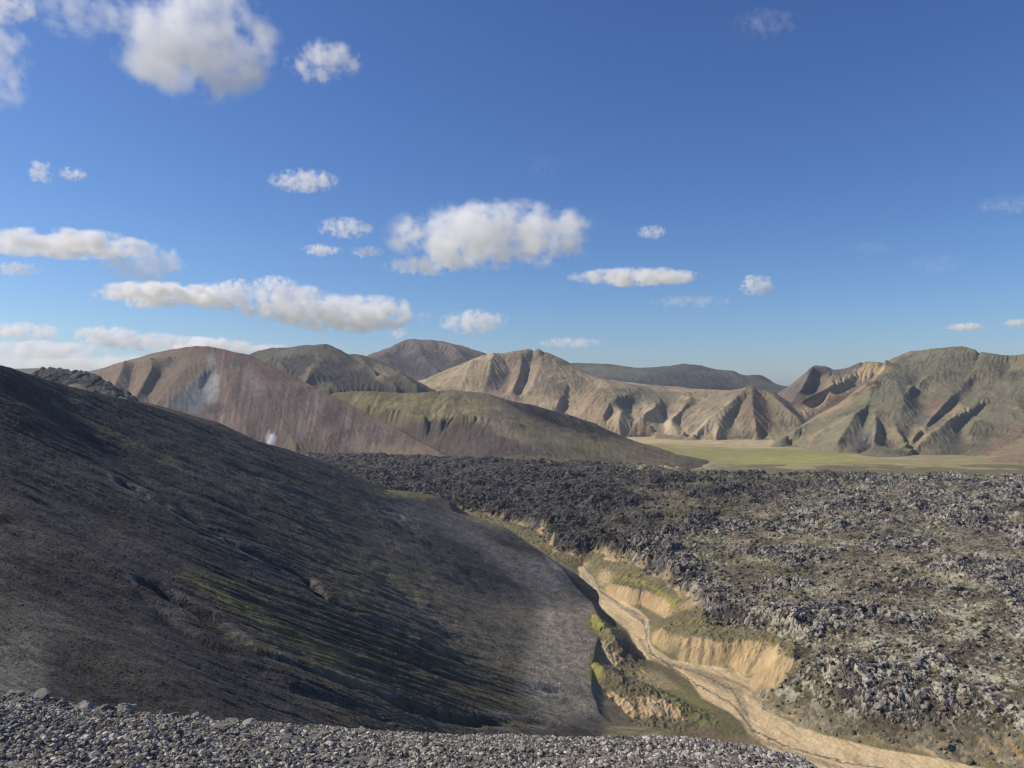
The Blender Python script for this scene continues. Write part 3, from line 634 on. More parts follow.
r = np.random.default_rng(23); n_ = 230000
rowf = HZ - F * p.H / p.Y
vis = (rowf[1:, :] - rowf[:-1, :]) < 0                      # faces turned to the viewer's side of the crest
wgt = np.clip(np.abs(rowf[1:, :] - rowf[:-1, :]), 0, 2) * vis * (p.Y[1:] > 70) * (~out[1:, :])
cdf = np.cumsum(wgt.ravel()); pick = np.searchsorted(cdf, r.random(n_) * cdf[-1]); ii, jj = pick // p.nu, pick % p.nu
fx_ = r.random(n_); sz = p.Y[ii, jj] / F * (.22 + .3 * r.random(n_) + .8 * r.random(n_) ** 14)
tn = P.col[ii, jj] * np.exp(np.clip(r.normal(size=(n_, 1)), -2, 1.5) * .36) * 1.05
xs = p.X[ii, jj] * (1 - fx_) + p.X[ii, np.minimum(jj + 1, p.nu - 1)] * fx_; zs = p.H[ii, jj] * (1 - fx_) + p.H[ii, np.minimum(jj + 1, p.nu - 1)] * fx_
scatter('scree', 'small loose stones lying all over the dark hillside', xs, p.Y[ii, jj], zs, sz, tn, M_slope, [rock(1, 500 + i) for i in range(8)], .1, 9)

# ------------------------------------------------------------------ gully floor, riverbed and lava field
RR = [(583, 566), (587, 573), (599, 588), (619, 599), (640, 611), (649, 620), (646, 632), (652, 647), (670, 659), (699, 665), (726, 668), (744, 675), (753, 688), (765, 709), (777, 716), (799, 726), (840, 739), (876, 748), (930, 757), (984, 768), (1110, 795)]
RL = [(578, 568), (580, 578), (592, 600), (603, 611), (627, 630), (636, 648), (644, 659), (656, 661), (674, 670), (690, 681), (702, 698), (729, 712), (742, 722), (748, 733), (757, 740), (775, 752), (800, 764), (850, 785), (900, 810)]
LB = [(440, 506, -155), (480, 512, -158), (512, 524, -160), (539, 533, -162), (556, 552, -163), (575, 556, -162), (593, 551, -161), (632, 565, -157), (660, 577, -155), (680, 588, -153), (700, 606, -153), (712, 620, -155), (745, 628, -154.5), (780, 637, -153), (796, 646, -152)]
LB2 = [(800, 660, -150), (778, 672, -155), (760, 680, -164), (756, 688, -168)]
LBw = atz(LB + LB2) + [(a, D + 2, z + 2) for a, D, z in atz([(b_, c_, -170.) for b_, c_ in RR[13:]])]
far = [(1110, 1150, -142), (1000, 1165, -141), (900, 1165, -141), (800, 1175, -141), (740, 1190, -141), (700, 1220, -142), (660, 1290, -142), (620, 1340, -142), (560, 1370, -141), (470, 1400, -139), (400, 1450, -138), (230, 1470, -138)]
lines = [atz([(a, b, -170.) for a, b in RR]), atz([(a, b, -170.2) for a, b in RL]), [(a, D + 3, z) for a, D, z in atz(LB)]]
lines += [[(a, D + 20, z + 9) for a, D, z in atz(LB)]]
lines += [[(800, 430, -149), (782, 438, -148), (775, 420, -151), (800, 409, -150), (840, 396, -149), (876, 388, -148), (930, 382, -148), (984, 374, -148), (1110, 356, -148)]]
lines += [[(820, 455, -146), (900, 436, -145), (1110, 412, -144)], [(700, 600, -144), (1110, 560, -143)], [(620, 800, -146), (1110, 760, -142)], [(480, 1000, -147), (1110, 1000, -142)], [(230, 1200, -143), (1110, 1150, -140)], [(230, 1000, -148), (420, 1000, -148)]]
lines += [far, [(a, D + 45, -171) for a, D, z in far]]
lines += [[(230, 260, -182), (1110, 260, -176)], [(230, 300, -182), (540, 300, -180)], [(230, 500, -178), (530, 520, -176)], [(230, 760, -162), (430, 760, -158)], [(230, 1580, -171.5), (1110, 1580, -171.5)]]
# bluffs left of the river
lines += [atz([(594, 613, -153), (602, 621, -152), (610, 630, -153), (618, 640, -156)]), atz([(592, 655, -158), (604, 662, -162), (617, 670, -165)]), atz([(628, 645, -163), (640, 660, -168)])]
lines += [atz([(594, 661, -152), (602, 668, -151), (614, 674, -152), (632, 681, -154), (650, 689, -157), (672, 700, -160), (700, 716, -165), (736, 731, -169)])]
lines += [atz([(622, 678, -166), (645, 684, -166), (670, 693, -168), (700, 708, -169)])]
lines += [atz([(600, 704, -158), (612, 712, -161), (628, 720, -163), (660, 722, -165), (684, 722, -166), (700, 726, -168)])]
lines += [atz([(598, 714, -157), (620, 723, -161), (680, 732, -167), (735, 738, -170)])]
lines += [[(590, 330, -172), (700, 325, -176)]]
# cliffs right of the river
lines += [atz([(680, 634, -160), (704, 637, -158), (721, 643, -158), (741, 639, -156.5), (771, 643, -155), (786, 651, -155)])]
lines += [atz([(682, 657, -168), (698, 660, -168), (718, 664, -168), (741, 669, -168), (756, 675, -168)])]
lines += [atz([(610, 584, -164), (628, 588, -160), (648, 592, -159), (664, 600, -160), (672, 612, -162)]), atz([(640, 604, -168.5), (656, 613, -168.5), (664, 620, -167)]), atz([(660, 628, -160), (672, 624, -159), (684, 630, -159)])]
p = Patch(230, 1110, 262, 1600, 1220, 1500)
H = blur(solve(p, lines), 2)
VL = 750 * p.LL
bl = blur(H, 14); wz = polymask(p.C, HZ - F * H / p.Y, [(586, 606), (625, 606), (650, 640), (700, 690), (745, 725), (740, 745), (586, 745)], 5)
H = H * (1 - wz) + bl * wz
bl = blur(H, 12); wz = polymask(p.C, HZ - F * H / p.Y, [(600, 575), (690, 590), (800, 640), (790, 680), (740, 674), (650, 655), (600, 600)], 6)
H = H * (1 - wz) + bl * wz
lavapoly = [(a, 750 * math.log(D)) for a, D, z in LBw] + [(a, 750 * math.log(D + 12)) for a, D, z in far] + [(230, 750 * math.log(900.)), (400, 750 * math.log(880.))]
wobx = fbm(p.X / 25, p.Y / 25, 4, .6, 90) * 14
Lm = polymask(p.C + wobx * .5, VL + wobx, lavapoly, 5)
riv = polymask(p.C + wobx * .08, HZ - F * H / p.Y + wobx * .06, RR + RL[::-1], 1.2) * (H < -166)
X, Y = p.X + fbm(p.X / 11, p.Y / 11, 4, .6, 91) * 4.5, p.Y + fbm(p.X / 11 + 40, p.Y / 11, 4, .6, 92) * 4.5
reg = fbm(p.X / 75, p.Y / 75, 5, .6, 93) * 1.7
ruf = np.clip(.62 + 1.3 * reg, .08, 1.5)
prow = HZ - F * H / p.Y
soft_zone = np.exp(-(((p.C - 860) / 90) ** 2 + ((prow - 560) / 32) ** 2)) * .7 + np.exp(-(((p.C - 690) / 70) ** 2 + ((prow - 505) / 10) ** 2)) * .4
ruf = np.clip(ruf - soft_zone, .1, 1.3)
flank = polymask(p.C, prow, [(756, 690), (800, 700), (850, 715), (900, 722), (960, 726), (1110, 735), (1110, 800), (984, 770), (930, 758), (876, 750), (799, 728), (765, 712)], 8)
ruf = ruf * (1 - .8 * flank) * (1 - .5 * sstep(590, 660, prow))
def blocks(s, amp, seed, tilt=.7):
    a1, a2, cid, ex, ey = worley(X / s, Y / s, seed)
    t1 = np.modf(cid * 7.13)[0] - .5; t2 = np.modf(cid * 13.7)[0] - .5
    return amp * (cid ** 1.5 * (.55 + .95 * np.sqrt(np.clip(1 - 1.4 * a1 * a1, 0, 1))) + (ex * t1 + ey * t2) * tilt * 1.3 - .6 * np.exp(-((a2 - a1) / .12) ** 2)), cid, a1
b0, c0, _ = blocks(24, 2.4, 1, .5); b1, c1, _ = blocks(9, 1.8, 2, .4); b2, c2, _ = blocks(3.8, 1.1, 3, .45); b3, c3, _ = blocks(1.8, .75, 4, .5); b4, c4, _ = blocks(.95, .5, 6)
rid = fbm(p.X / 55, p.Y / 40, 5, .55, 95, ridged=True)
lava = (rid - .3) * (4.0 + 4.5 * sstep(500, 900, p.Y)) + fbm(p.X / 110, p.Y / 110, 3, .5, 89) * 7 * sstep(0, 60, 1250 - p.Y) * sstep(380, 480, p.Y) + (b0 * .8 + b1 + b2 + b3 + b4) * ruf + fbm(p.X / 3, p.Y / 3, 4, .7, 96) * .8 * ruf
rim = np.exp(-((np.log(p.Y) - math.log(1250)) / .03) ** 2) * (p.C > 690)
H = H + Lm * (lava - 1.5)
# badland relief outside the lava
bad = (1 - Lm) * (1 - riv) * sstep(-169.5, -164, H)
H0 = H.copy()
H = H + bad * ((fbm(p.X / 8, p.Y / 8, 6, .6, 97, ridged=True) - .3) * 2.1)
er = erode(p, H, n=24000, batches=2, steps=34, cap=1.8, seed=98, where=np.clip(bad + .0 * H, 0, 1) * (p.Y < 820))
H = np.where(riv > .5, H, er) if True else H
H = H + riv * fbm(p.X / 6, p.Y / 6, 4, .6, 99) * .35 + (1 - Lm) * fbm(p.X / 2.2, p.Y / 2.2, 3, .6, 100) * .25
p.H = H
gy, gx = np.gradient(blur(H0, 3)); slope = np.hypot(gx / p.cell, gy / (p.Y * (p.L[1] - p.L[0])))
P = Paint(p, rgb(.15, .135, .085), wob=1.2, freq=1 / 7.); P.R = prow + (P.R - P.R)
P.nx *= .9
n5 = fbm(p.X / 14, p.Y / 14, 5, .6, 101); n6 = fbm(p.X / 50, p.Y / 50, 4, .6, 102)
P.col = mixc(P.col, sstep(-.1, .35, n5), rgb(.175, .165, .08))
P.col = mixc(P.col, .85 * sstep(.5, .8, slope + .15 * n5), TAN)
PINK = rgb(.42, .33, .215)
for a, b, r, q_, an in ((612, 652, 14, 6, 30), (620, 706, 15, 10, 30), (650, 708, 13, 9, 0), (676, 716, 14, 7, 20), (660, 606, 14, 8, 25), (650, 600, 9, 7, 0), (624, 592, 8, 5, 10), (605, 578, 7, 8, 40), (684, 590, 9, 3, 10), (688, 606, 9, 4, -20)):
    P.spot(a, b, r, q_, PINK if a < 640 else TAN, .9, an)
P.poly([(676, 668), (683, 640), (700, 640), (716, 652), (741, 640), (771, 643), (786, 653), (760, 672), (750, 676), (720, 668)], rgb(.42, .325, .185), .95, 2)
for q_ in ([(690, 640), (686, 664)], [(703, 640), (700, 664)], [(712, 648), (711, 666)], [(765, 645), (748, 672)], [(730, 648), (726, 668)]): P.stroke(q_, 2.2, rgb(.13, .12, .09), .8)
for q_ in ([(591, 648), (600, 647), (618, 664), (612, 669), (598, 662)], [(604, 698), (612, 693), (630, 703), (635, 716), (626, 721), (612, 712)], [(637, 698), (658, 697), (663, 717), (641, 719)], [(660, 700), (678, 706), (682, 718), (667, 717)]):
    P.poly(q_, rgb(.50, .375, .22), 1, 1.5); P.poly(q_, rgb(.48, .36, .21), .8, 1.5)
P.poly([(592, 658), (612, 668), (640, 684), (655, 700), (625, 690), (600, 680)], rgb(.15, .125, .09), .8, 3)
P.poly([(616, 640), (628, 640), (646, 662), (636, 672), (612, 650)], rgb(.11, .085, .07), .8, 2)  # shadowed right face of the bluff painted dark
P.poly([(640, 665), (668, 680), (690, 690), (735, 722), (742, 730), (700, 726), (672, 706), (652, 688), (630, 672)], rgb(.185, .18, .08), .9, 3)
P.poly([(636, 668), (660, 672), (682, 690), (660, 690), (640, 680)], rgb(.34, .27, .17), .8, 3)
P.spot(597, 622, 9, 10, rgb(.22, .22, .06), .9); P.spot(598, 668, 7, 12, rgb(.22, .22, .06), .9); P.stroke([(612, 576), (640, 582), (660, 592), (676, 606)], 2, rgb(.24, .24, .07), .8)
P.stroke([(600, 730), (640, 724), (680, 728), (730, 742)], 6, rgb(.15, .13, .09), .8); P.stroke([(680, 728), (720, 738), (760, 745)], 3, rgb(.22, .16, .11), .8)
# riverbed
rc = rgb(.56, .44, .265) * (1 + .25 * fbm(p.X / 10, p.Y / 30, 5, .6, 103)[..., None])
P.col = mixc(P.col, riv, rc)
P.nx *= .4; P.ny *= .4
fl = prow - .62 * p.C; br = sstep(.05, .3, fbm(fl / 5., p.C / 38., 4, .6, 111)) * riv; P.col = mixc(P.col, .5 * br, rgb(.27, .225, .15)); br = sstep(.2, .4, fbm(fl / 3. + 9, p.C / 50., 3, .6, 112)) * riv; P.col = mixc(P.col, .6 * br, rgb(.60, .53, .40))
vs_ = fbm(p.C / 2.6 + prow * .12, prow / 26., 4, .65, 113)[..., None]; P.col = P.col * (1 + .28 * vs_ * ((1 - riv) * sstep(.35, .6, slope))[..., None])
for q_, w_ in (([(690, 670), (720, 684), (738, 692), (742, 706), (746, 722), (752, 736)], 4.5), ([(755, 738), (790, 752), (860, 775)], 2.5), ([(600, 590), (620, 606), (645, 622)], 2.0), ([(640, 640), (652, 660), (690, 668), (730, 680), (750, 690)], 1.8)):
    P.stroke(q_, w_, rgb(.24, .20, .13), .8)
P.poly([(584, 572), (596, 590), (602, 604), (592, 600), (580, 582)], rgb(.22, .215, .205), .8, 2)
P.stroke([(588, 574), (600, 592), (622, 606), (642, 616), (646, 634), (650, 652), (672, 668), (700, 686), (730, 702), (744, 718), (752, 730), (790, 748), (850, 764), (940, 775)], .8, rgb(.11, .105, .095), 1, .5, 3)
P.stroke([(668, 664), (700, 674), (732, 690), (740, 704), (748, 716)], .7, rgb(.13, .12, .10), 1, .5, 3)
# trail
P.stroke([(580, 568), (592, 578), (598, 592), (618, 605), (640, 612), (649, 628), (648, 642), (660, 656), (690, 667), (730, 672), (750, 680), (753, 694), (762, 708), (772, 716)], 1.2, rgb(.42, .37, .27), .8)
# lava tints
top = sstep(.52, .70, c2 * .3 + c1 * .25 + c3 * .4 + c4 * .3 + .3 * n6 - .1)
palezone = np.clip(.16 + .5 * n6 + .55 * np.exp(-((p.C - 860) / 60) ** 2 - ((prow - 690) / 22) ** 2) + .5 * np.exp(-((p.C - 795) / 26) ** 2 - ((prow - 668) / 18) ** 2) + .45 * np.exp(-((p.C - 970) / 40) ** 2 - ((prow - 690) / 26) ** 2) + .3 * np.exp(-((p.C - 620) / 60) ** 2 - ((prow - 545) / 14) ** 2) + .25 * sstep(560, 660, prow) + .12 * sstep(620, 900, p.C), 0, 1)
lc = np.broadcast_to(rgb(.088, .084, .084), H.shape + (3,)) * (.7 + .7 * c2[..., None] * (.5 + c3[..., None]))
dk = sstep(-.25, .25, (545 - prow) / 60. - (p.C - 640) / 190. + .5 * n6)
lc = lc * (1 - .45 * dk[..., None])  # far-left lava darker: barer rock, plus backlit shade put into the tint
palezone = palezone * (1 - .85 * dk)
lc = lc * (.62 + .76 * sstep(.2, .8, c3 * .5 + c2 * .3 + c4 * .3)[..., None])
soil = (1 - sstep(.25, .75, ruf + .2 * n5)) * .85 + .25 * sstep(.1, .5, n5)
lc = mixc(lc, np.clip(soil, 0, 1) * sstep(560, 700, p.C + n5 * 60), rgb(.135, .12, .085)); lc = mixc(lc, .75 * sstep(.0, .3, n6) * np.clip(soil * 1.5, 0, 1) * (p.C > 680), rgb(.16, .155, .085))
lc = mixc(lc, top * np.clip(palezone * 1.2, 0, .85), rgb(.45, .43, .36))  # pale crust, tinted brighter to give block tops a lit look
lc = mixc(lc, .7 * flank, rgb(.15, .13, .09))
tf = sstep(.0, .3, fbm(p.X / 7, p.Y / 16, 4, .6, 110)) * polymask(p.C, prow, [(845, 726), (870, 725), (920, 735), (1000, 735), (1110, 740), (1110, 800), (984, 770), (876, 750), (845, 742)], 4)
lc = mixc(lc, .85 * tf, rgb(.36, .27, .15))
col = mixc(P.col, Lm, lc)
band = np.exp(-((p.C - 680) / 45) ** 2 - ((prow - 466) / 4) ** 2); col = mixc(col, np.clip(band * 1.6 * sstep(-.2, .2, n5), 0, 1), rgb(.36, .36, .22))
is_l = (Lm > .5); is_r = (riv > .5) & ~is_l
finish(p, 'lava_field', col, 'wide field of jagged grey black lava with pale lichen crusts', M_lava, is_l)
finish(p, 'riverbed', col, 'tan gravel riverbed winding through the gully below the lava', M_floor, is_r)
finish(p, 'ground', col, 'grassy gully banks with bare tan bluffs beside the riverbed', M_floor, ~is_l & ~is_r)
# loose blocks lying on the lava
r = np.random.default_rng(17); n_ = 110000
ii = (r.random(n_) ** 1.0 * (p.nv - 2)).astype(int); jj = (r.random(n_) * (p.nu - 2)).astype(int)
pr = Lm[ii, jj] * np.clip(ruf[ii, jj] + .15, .08, 1) * (p.Y[ii, jj] < 1200)
ok = r.random(n_) < pr * .9; ii, jj = ii[ok], jj[ok]
sz = (.35 + 1.0 * r.random(len(ii)) ** 2.5 + 1.2 * r.random(len(ii)) ** 9) * (.75 + p.Y[ii, jj] / 900)
lv = col[ii, jj] * r.uniform(.55, 1.5, (len(ii), 1)); lv = np.where((r.random((len(ii), 1)) < (.26 * palezone[ii, jj] * (sz < 1.6))[:, None]), rgb(.34, .325, .285) * r.uniform(.6, 1.1, (len(ii), 1)), lv); lv = np.minimum(lv, .30)
RKL = [rock(1, 700 + i) for i in range(10)]
scatter('lava_rubble', 'loose angular blocks strewn all over the lava', p.X[ii, jj], p.Y[ii, jj], p.H[ii, jj], sz, lv, M_lava, RKL, .2, 3)
print('valley', round(time.time() - T0, 1), flush=True)

# ---- far flat valley floor, and the land beyond it
p = Patch(-1400, 2400, 1500, 30000, 900, 700)
row = HZ - F * FLOOR / p.Y
p.H = FLOOR - 1.5 + fbm(p.X / 90, p.Y / 90, 4, .5, 120) * .8 + 0 * p.Y
P = Paint(p, rgb(.27, .25, .115), wob=3, freq=1 / 20.)
P.nx = fbm(p.C / 60, P.R / 4., 4, .6, 121) * 20; P.ny = fbm(p.C / 50, P.R / 3., 4, .6, 122) * 3
s_ = fbm(p.C / 70, P.R / 3.2, 5, .6, 123)
P.col = mixc(P.col, .8 * sstep(0, .4, s_), rgb(.33, .28, .16))
P.poly([(600, 430), (700, 434), (800, 440), (830, 446), (760, 450), (700, 445), (640, 443)], rgb(.46, .375, .23), 1, 2.5)
P.spot(650, 438, 40, 4, rgb(.46, .375, .23), 1)
P.poly([(820, 448), (930, 456), (1000, 466), (1130, 466), (1130, 474), (900, 462), (820, 454)], rgb(.31, .26, .17), .8, 2)
P.col = mixc(P.col, .55 * sstep(.15, .35, fbm(p.C / 42, P.R / 1.3, 4, .65, 124)), rgb(.40, .35, .23)); P.col = mixc(P.col, .5 * sstep(.15, .4, fbm(p.C / 30, P.R / 1.1, 4, .65, 125)), rgb(.15, .15, .07))
P.spot(790, 458, 70, 5, rgb(.31, .30, .10), 1)
P.spot(760, 452, 80, 4, rgb(.24, .235, .10), .8); P.spot(700, 456, 50, 6, rgb(.25, .245, .10), .8)
finish(p, 'valley_floor', P.col, 'flat yellow green and tan valley floor between the far hills', M_floor)

# ------------------------------------------------------------------ foreground gravel crest
EDGE = np.array([(-200, 686, 7.0), (0, 694, 7.0), (60, 701, 7.0), (130, 711, 7.0), (200, 718, 7.2), (300, 724, 7.5), (400, 732, 7.8), (512, 734.5, 8), (620, 736.5, 8), (700, 739, 7.8), (750, 745, 7.5), (790, 756, 7), (820, 770, 6.5), (870, 800, 6), (1000, 880, 5), (1250, 1000, 4.4)], float)
def fg_height(px, D):
    """Ground height under the camera: gentle to the crest line, then dropping to the gully."""
    er = np.interp(px, EDGE[:, 0], EDGE[:, 1]); ed = np.interp(px, EDGE[:, 0], EDGE[:, 2])
    ze = (HZ - er) * ed / F
    t = D / ed
    # slope reaches the line of sight exactly at the crest line and keeps steepening beyond it
    g = ze / ed
    z0 = -1.62
    a = ze - z0 - g * ed
    inner = z0 + (ze - z0) * t + (z0) * 0
    # quadratic from feet with tangent g at the crest
    b = (g * ed - (ze - z0))
    inner = z0 + (ze - z0) * t - b * t * (1 - t)
    x = np.maximum(D - ed, 0)
    outer = ze + g * x - .30 * x * x / (x + 2.5)
    return np.where(D < ed, inner, outer)
p = Patch(-200, 1250, .8, 150, 1200, 900)
Z = fg_height(p.C, p.Y)
ex = np.abs(fbm(p.X / .9, p.Y / .9, 4, .55, 130))
gn = fbm(p.X / 1.1, p.Y / 1.1, 6, .55, 131) * .07 + fbm(p.X / .08, p.Y / .08, 3, .6, 132) * .012
p.H = Z + gn - .03
col = rgb(.20, .19, .17) * (1 + .25 * fbm(p.X / .5, p.Y / .5, 4, .6, 133)[..., None])
def fg_z(x, y):
    return fg_height(x / y * F + 512, y) + fbm(x / 1.1, y / 1.1, 6, .55, 131) * .07 - .03
finish(p, 'gravel_slope', col, 'grey gravel ridge crest in the foreground', M_gravel)

m_st = bpy.data.materials.new('stone'); m_st.use_nodes = True; nt = m_st.node_tree; b = nt.nodes['Principled BSDF']; b.inputs['Roughness'].default_value = .9; b.inputs['Specular IOR Level'].default_value = .2
oi = nt.nodes.new('ShaderNodeAttribute'); oi.attribute_name = 'Tint'
nz = nt.nodes.new('ShaderNodeTexNoise'); nz.inputs['Scale'].default_value = 60; nz.inputs['Detail'].default_value = 6
tcn = nt.nodes.new('ShaderNodeTexCoord'); nt.links.new(tcn.outputs['Object'], nz.inputs['Vector'])
mr = nt.nodes.new('ShaderNodeMapRange'); mr.inputs['To Min'].default_value = .55; mr.inputs['To Max'].default_value = 1.45; nt.links.new(nz.outputs['Fac'], mr.inputs['Value'])
sc = nt.nodes.new('ShaderNodeVectorMath'); sc.operation = 'SCALE'; nt.links.new(oi.outputs['Color'], sc.inputs[0]); nt.links.new(mr.outputs[0], sc.inputs['Scale']); nt.links.new(sc.outputs[0], b.inputs['Base Color'])
bp = nt.nodes.new('ShaderNodeBump'); bp.inputs['Distance'].default_value = .006; nt.links.new(nz.outputs['Fac'], bp.inputs['Height']); nt.links.new(bp.outputs[0], b.inputs['Normal'])
RK = [rock(1, 300 + i) for i in range(14)]
N = 330000
r = np.random.default_rng(5)
px = r.uniform(-60, 900, N); t = r.random(N) ** .9
ed = np.interp(px, EDGE[:, 0], EDGE[:, 2]); D = 3.4 + (ed * 1.1 - 3.4) * t
D *= 1 + .0 * px; x = (px - 512) / F * D; y = D; z = fg_z(x, y)
size = .0026 + .004 * r.random(N) + .022 * r.random(N) ** 11; clump = fbm(x / .5, y / .5, 3, .5, 140); keep = r.random(N) < .62 + .8 * clump; size *= (1 + .5 * clump)
coarse = sstep(450, 760, px); size *= 1 + .4 * coarse
vs, fs, cs = [], [], []; off = 0
for k in range(14):
    s = np.where(keep & (np.arange(N) % 14 == k))[0]; v, fc = RK[k]
    a = r.random(len(s)) * 6.28; ca, sa = np.cos(a)[:, None], np.sin(a)[:, None]
    tl = r.normal(size=(len(s), 1)) * .35
    vx = v[None, :, 0] * ca - v[None, :, 1] * sa; vy = v[None, :, 0] * sa + v[None, :, 1] * ca; vz = v[None, :, 2] + vx * tl
    S_ = size[s][:, None]
    P3 = np.stack([x[s][:, None] + vx * S_, y[s][:, None] + vy * S_, (z[s] + size[s] * .35)[:, None] + vz * S_], -1)
    vs.append(P3.reshape(-1, 3)); fs.append((fc[None] + np.arange(len(s))[:, None, None] * len(v)).reshape(-1, 3) + off); off += len(s) * len(v)
    g = (.075 + .40 * r.random(len(s)) ** 1.7)[:, None, None]; cs.append(np.broadcast_to(g * np.array([1.05, 1, .93]), (len(s), len(v), 3)).reshape(-1, 3))
me = raw_mesh('gravel_stones', np.concatenate(vs), np.concatenate(fs)); set_col(me, np.concatenate(cs)); me.materials.append(m_st)
me.polygons.foreach_set('use_smooth', np.zeros(len(me.polygons), bool))
o = bpy.data.objects.new('gravel', me); bpy.context.scene.collection.objects.link(o)
tag(o, 'loose grey gravel covering the foreground crest', kind='stuff')

# single stones
BIG = []
for k in range(10):
    v, fc = rock(3, 900 + k); me = raw_mesh('stone', v, fc)
    r2 = np.random.default_rng(k); g = r2.uniform(.16, .34); set_col(me, np.tile(np.array([g * 1.02, g, g * .95]), (len(v), 1))); me.materials.append(m_st)
    me.polygons.foreach_set('use_smooth', np.zeros(len(me.polygons), bool)); BIG.append(me)
def put_stone(px, D, s, k, label, rot=0., sq=(1, 1, 1), sink=.25, group='stones lying on the gravel crest'):
    x = (px - 512) / F * D; z = float(fg_z(np.array([x]), np.array([D]))[0])
    o = bpy.data.objects.new('stone', BIG[k]); bpy.context.scene.collection.objects.link(o)
    o.location = (x, D, z + .02 + s * sq[2] * (.62 - sink)); o.scale = (s * sq[0], s * sq[1], s * sq[2]); o.rotation_euler = (0.2 * math.sin(k * 3), .2 * math.cos(k * 5), rot)
    tag(o, label, 'stone', group)
    return o
for px, D, s, k, rot, sq, lab in (
    (128, 6.9, .125, 0, .4, (1, 1, 1.05), 'largest pale boulder perched on the gravel crest against the dark hillside'),
    (16, 6.9, .08, 1, 1.2, (1.2, 1, .8), 'grey pointed stone at the left end of the gravel crest'),
    (43, 6.9, .09, 2, 2.2, (1.4, 1, .7), 'flat topped dark sided stone second from the left end of the crest'),
    (105, 6.85, .075, 3, .9, (1.5, 1, .65), 'long low stone just left of the largest boulder'),
    (88, 6.4, .06, 4, 2.0, (1, 1, .8), 'dark stone below the crest left of the largest boulder'),
    (83, 6.85, .05, 5, 0, (1.1, 1, .8), 'small pale stone on the crest between the flat stone and the long stone'),
    (58, 6.95, .04, 6, 1, (1.2, 1, .7), 'small pale stone beside the flat topped dark sided stone'),
    (115, 6.9, .035, 7, 1, (1, 1, 1), 'small pale stone touching the left foot of the largest boulder'),
    (162, 6.9, .05, 8, 1, (1, 1, .9), 'pale upright stone right of the largest boulder'),
    (196, 6.85, .06, 9, 1.4, (1, 1, .9), 'rounded grey stone on the crest well right of the largest boulder'),
    (363, 7.3, .06, 1, .4, (1, 1, .9), 'dark brown stone just under the crest in the middle of the gravel'),
    (222, 5.7, .075, 2, .4, (1.1, 1, .8), 'big dark half buried stone near the bottom of the picture'),
    (250, 6.4, .06, 4, 1.9, (1.5, 1, .6), 'wide dark stone in the hollow of the gravel'),
    (285, 5.3, .06, 5, .9, (1.2, 1, .7), 'dark flat stone low in the gravel'),
    (18, 6.0, .045, 6, .2, (1, 1, .9), 'black round stone low in the gravel near the left edge')):
    put_stone(px, D, s, k, lab, rot, sq)
for i in range(250):
    px = r.uniform(-5, 830); ed = float(np.interp(px, EDGE[:, 0], EDGE[:, 2])); D = r.uniform(4.6, ed * 1.0); s = .014 + .04 * r.random() ** 4
    if px > 430: s *= .75
    put_stone(px, D, s, i % 10, 'small angular grey stone lying loose in the foreground gravel', r.random() * 6.28, (r.uniform(.8, 1.4), 1, r.uniform(.5, 1)), group='small stones scattered over the foreground gravel')
print('stones', round(time.time() - T0, 1), flush=True)

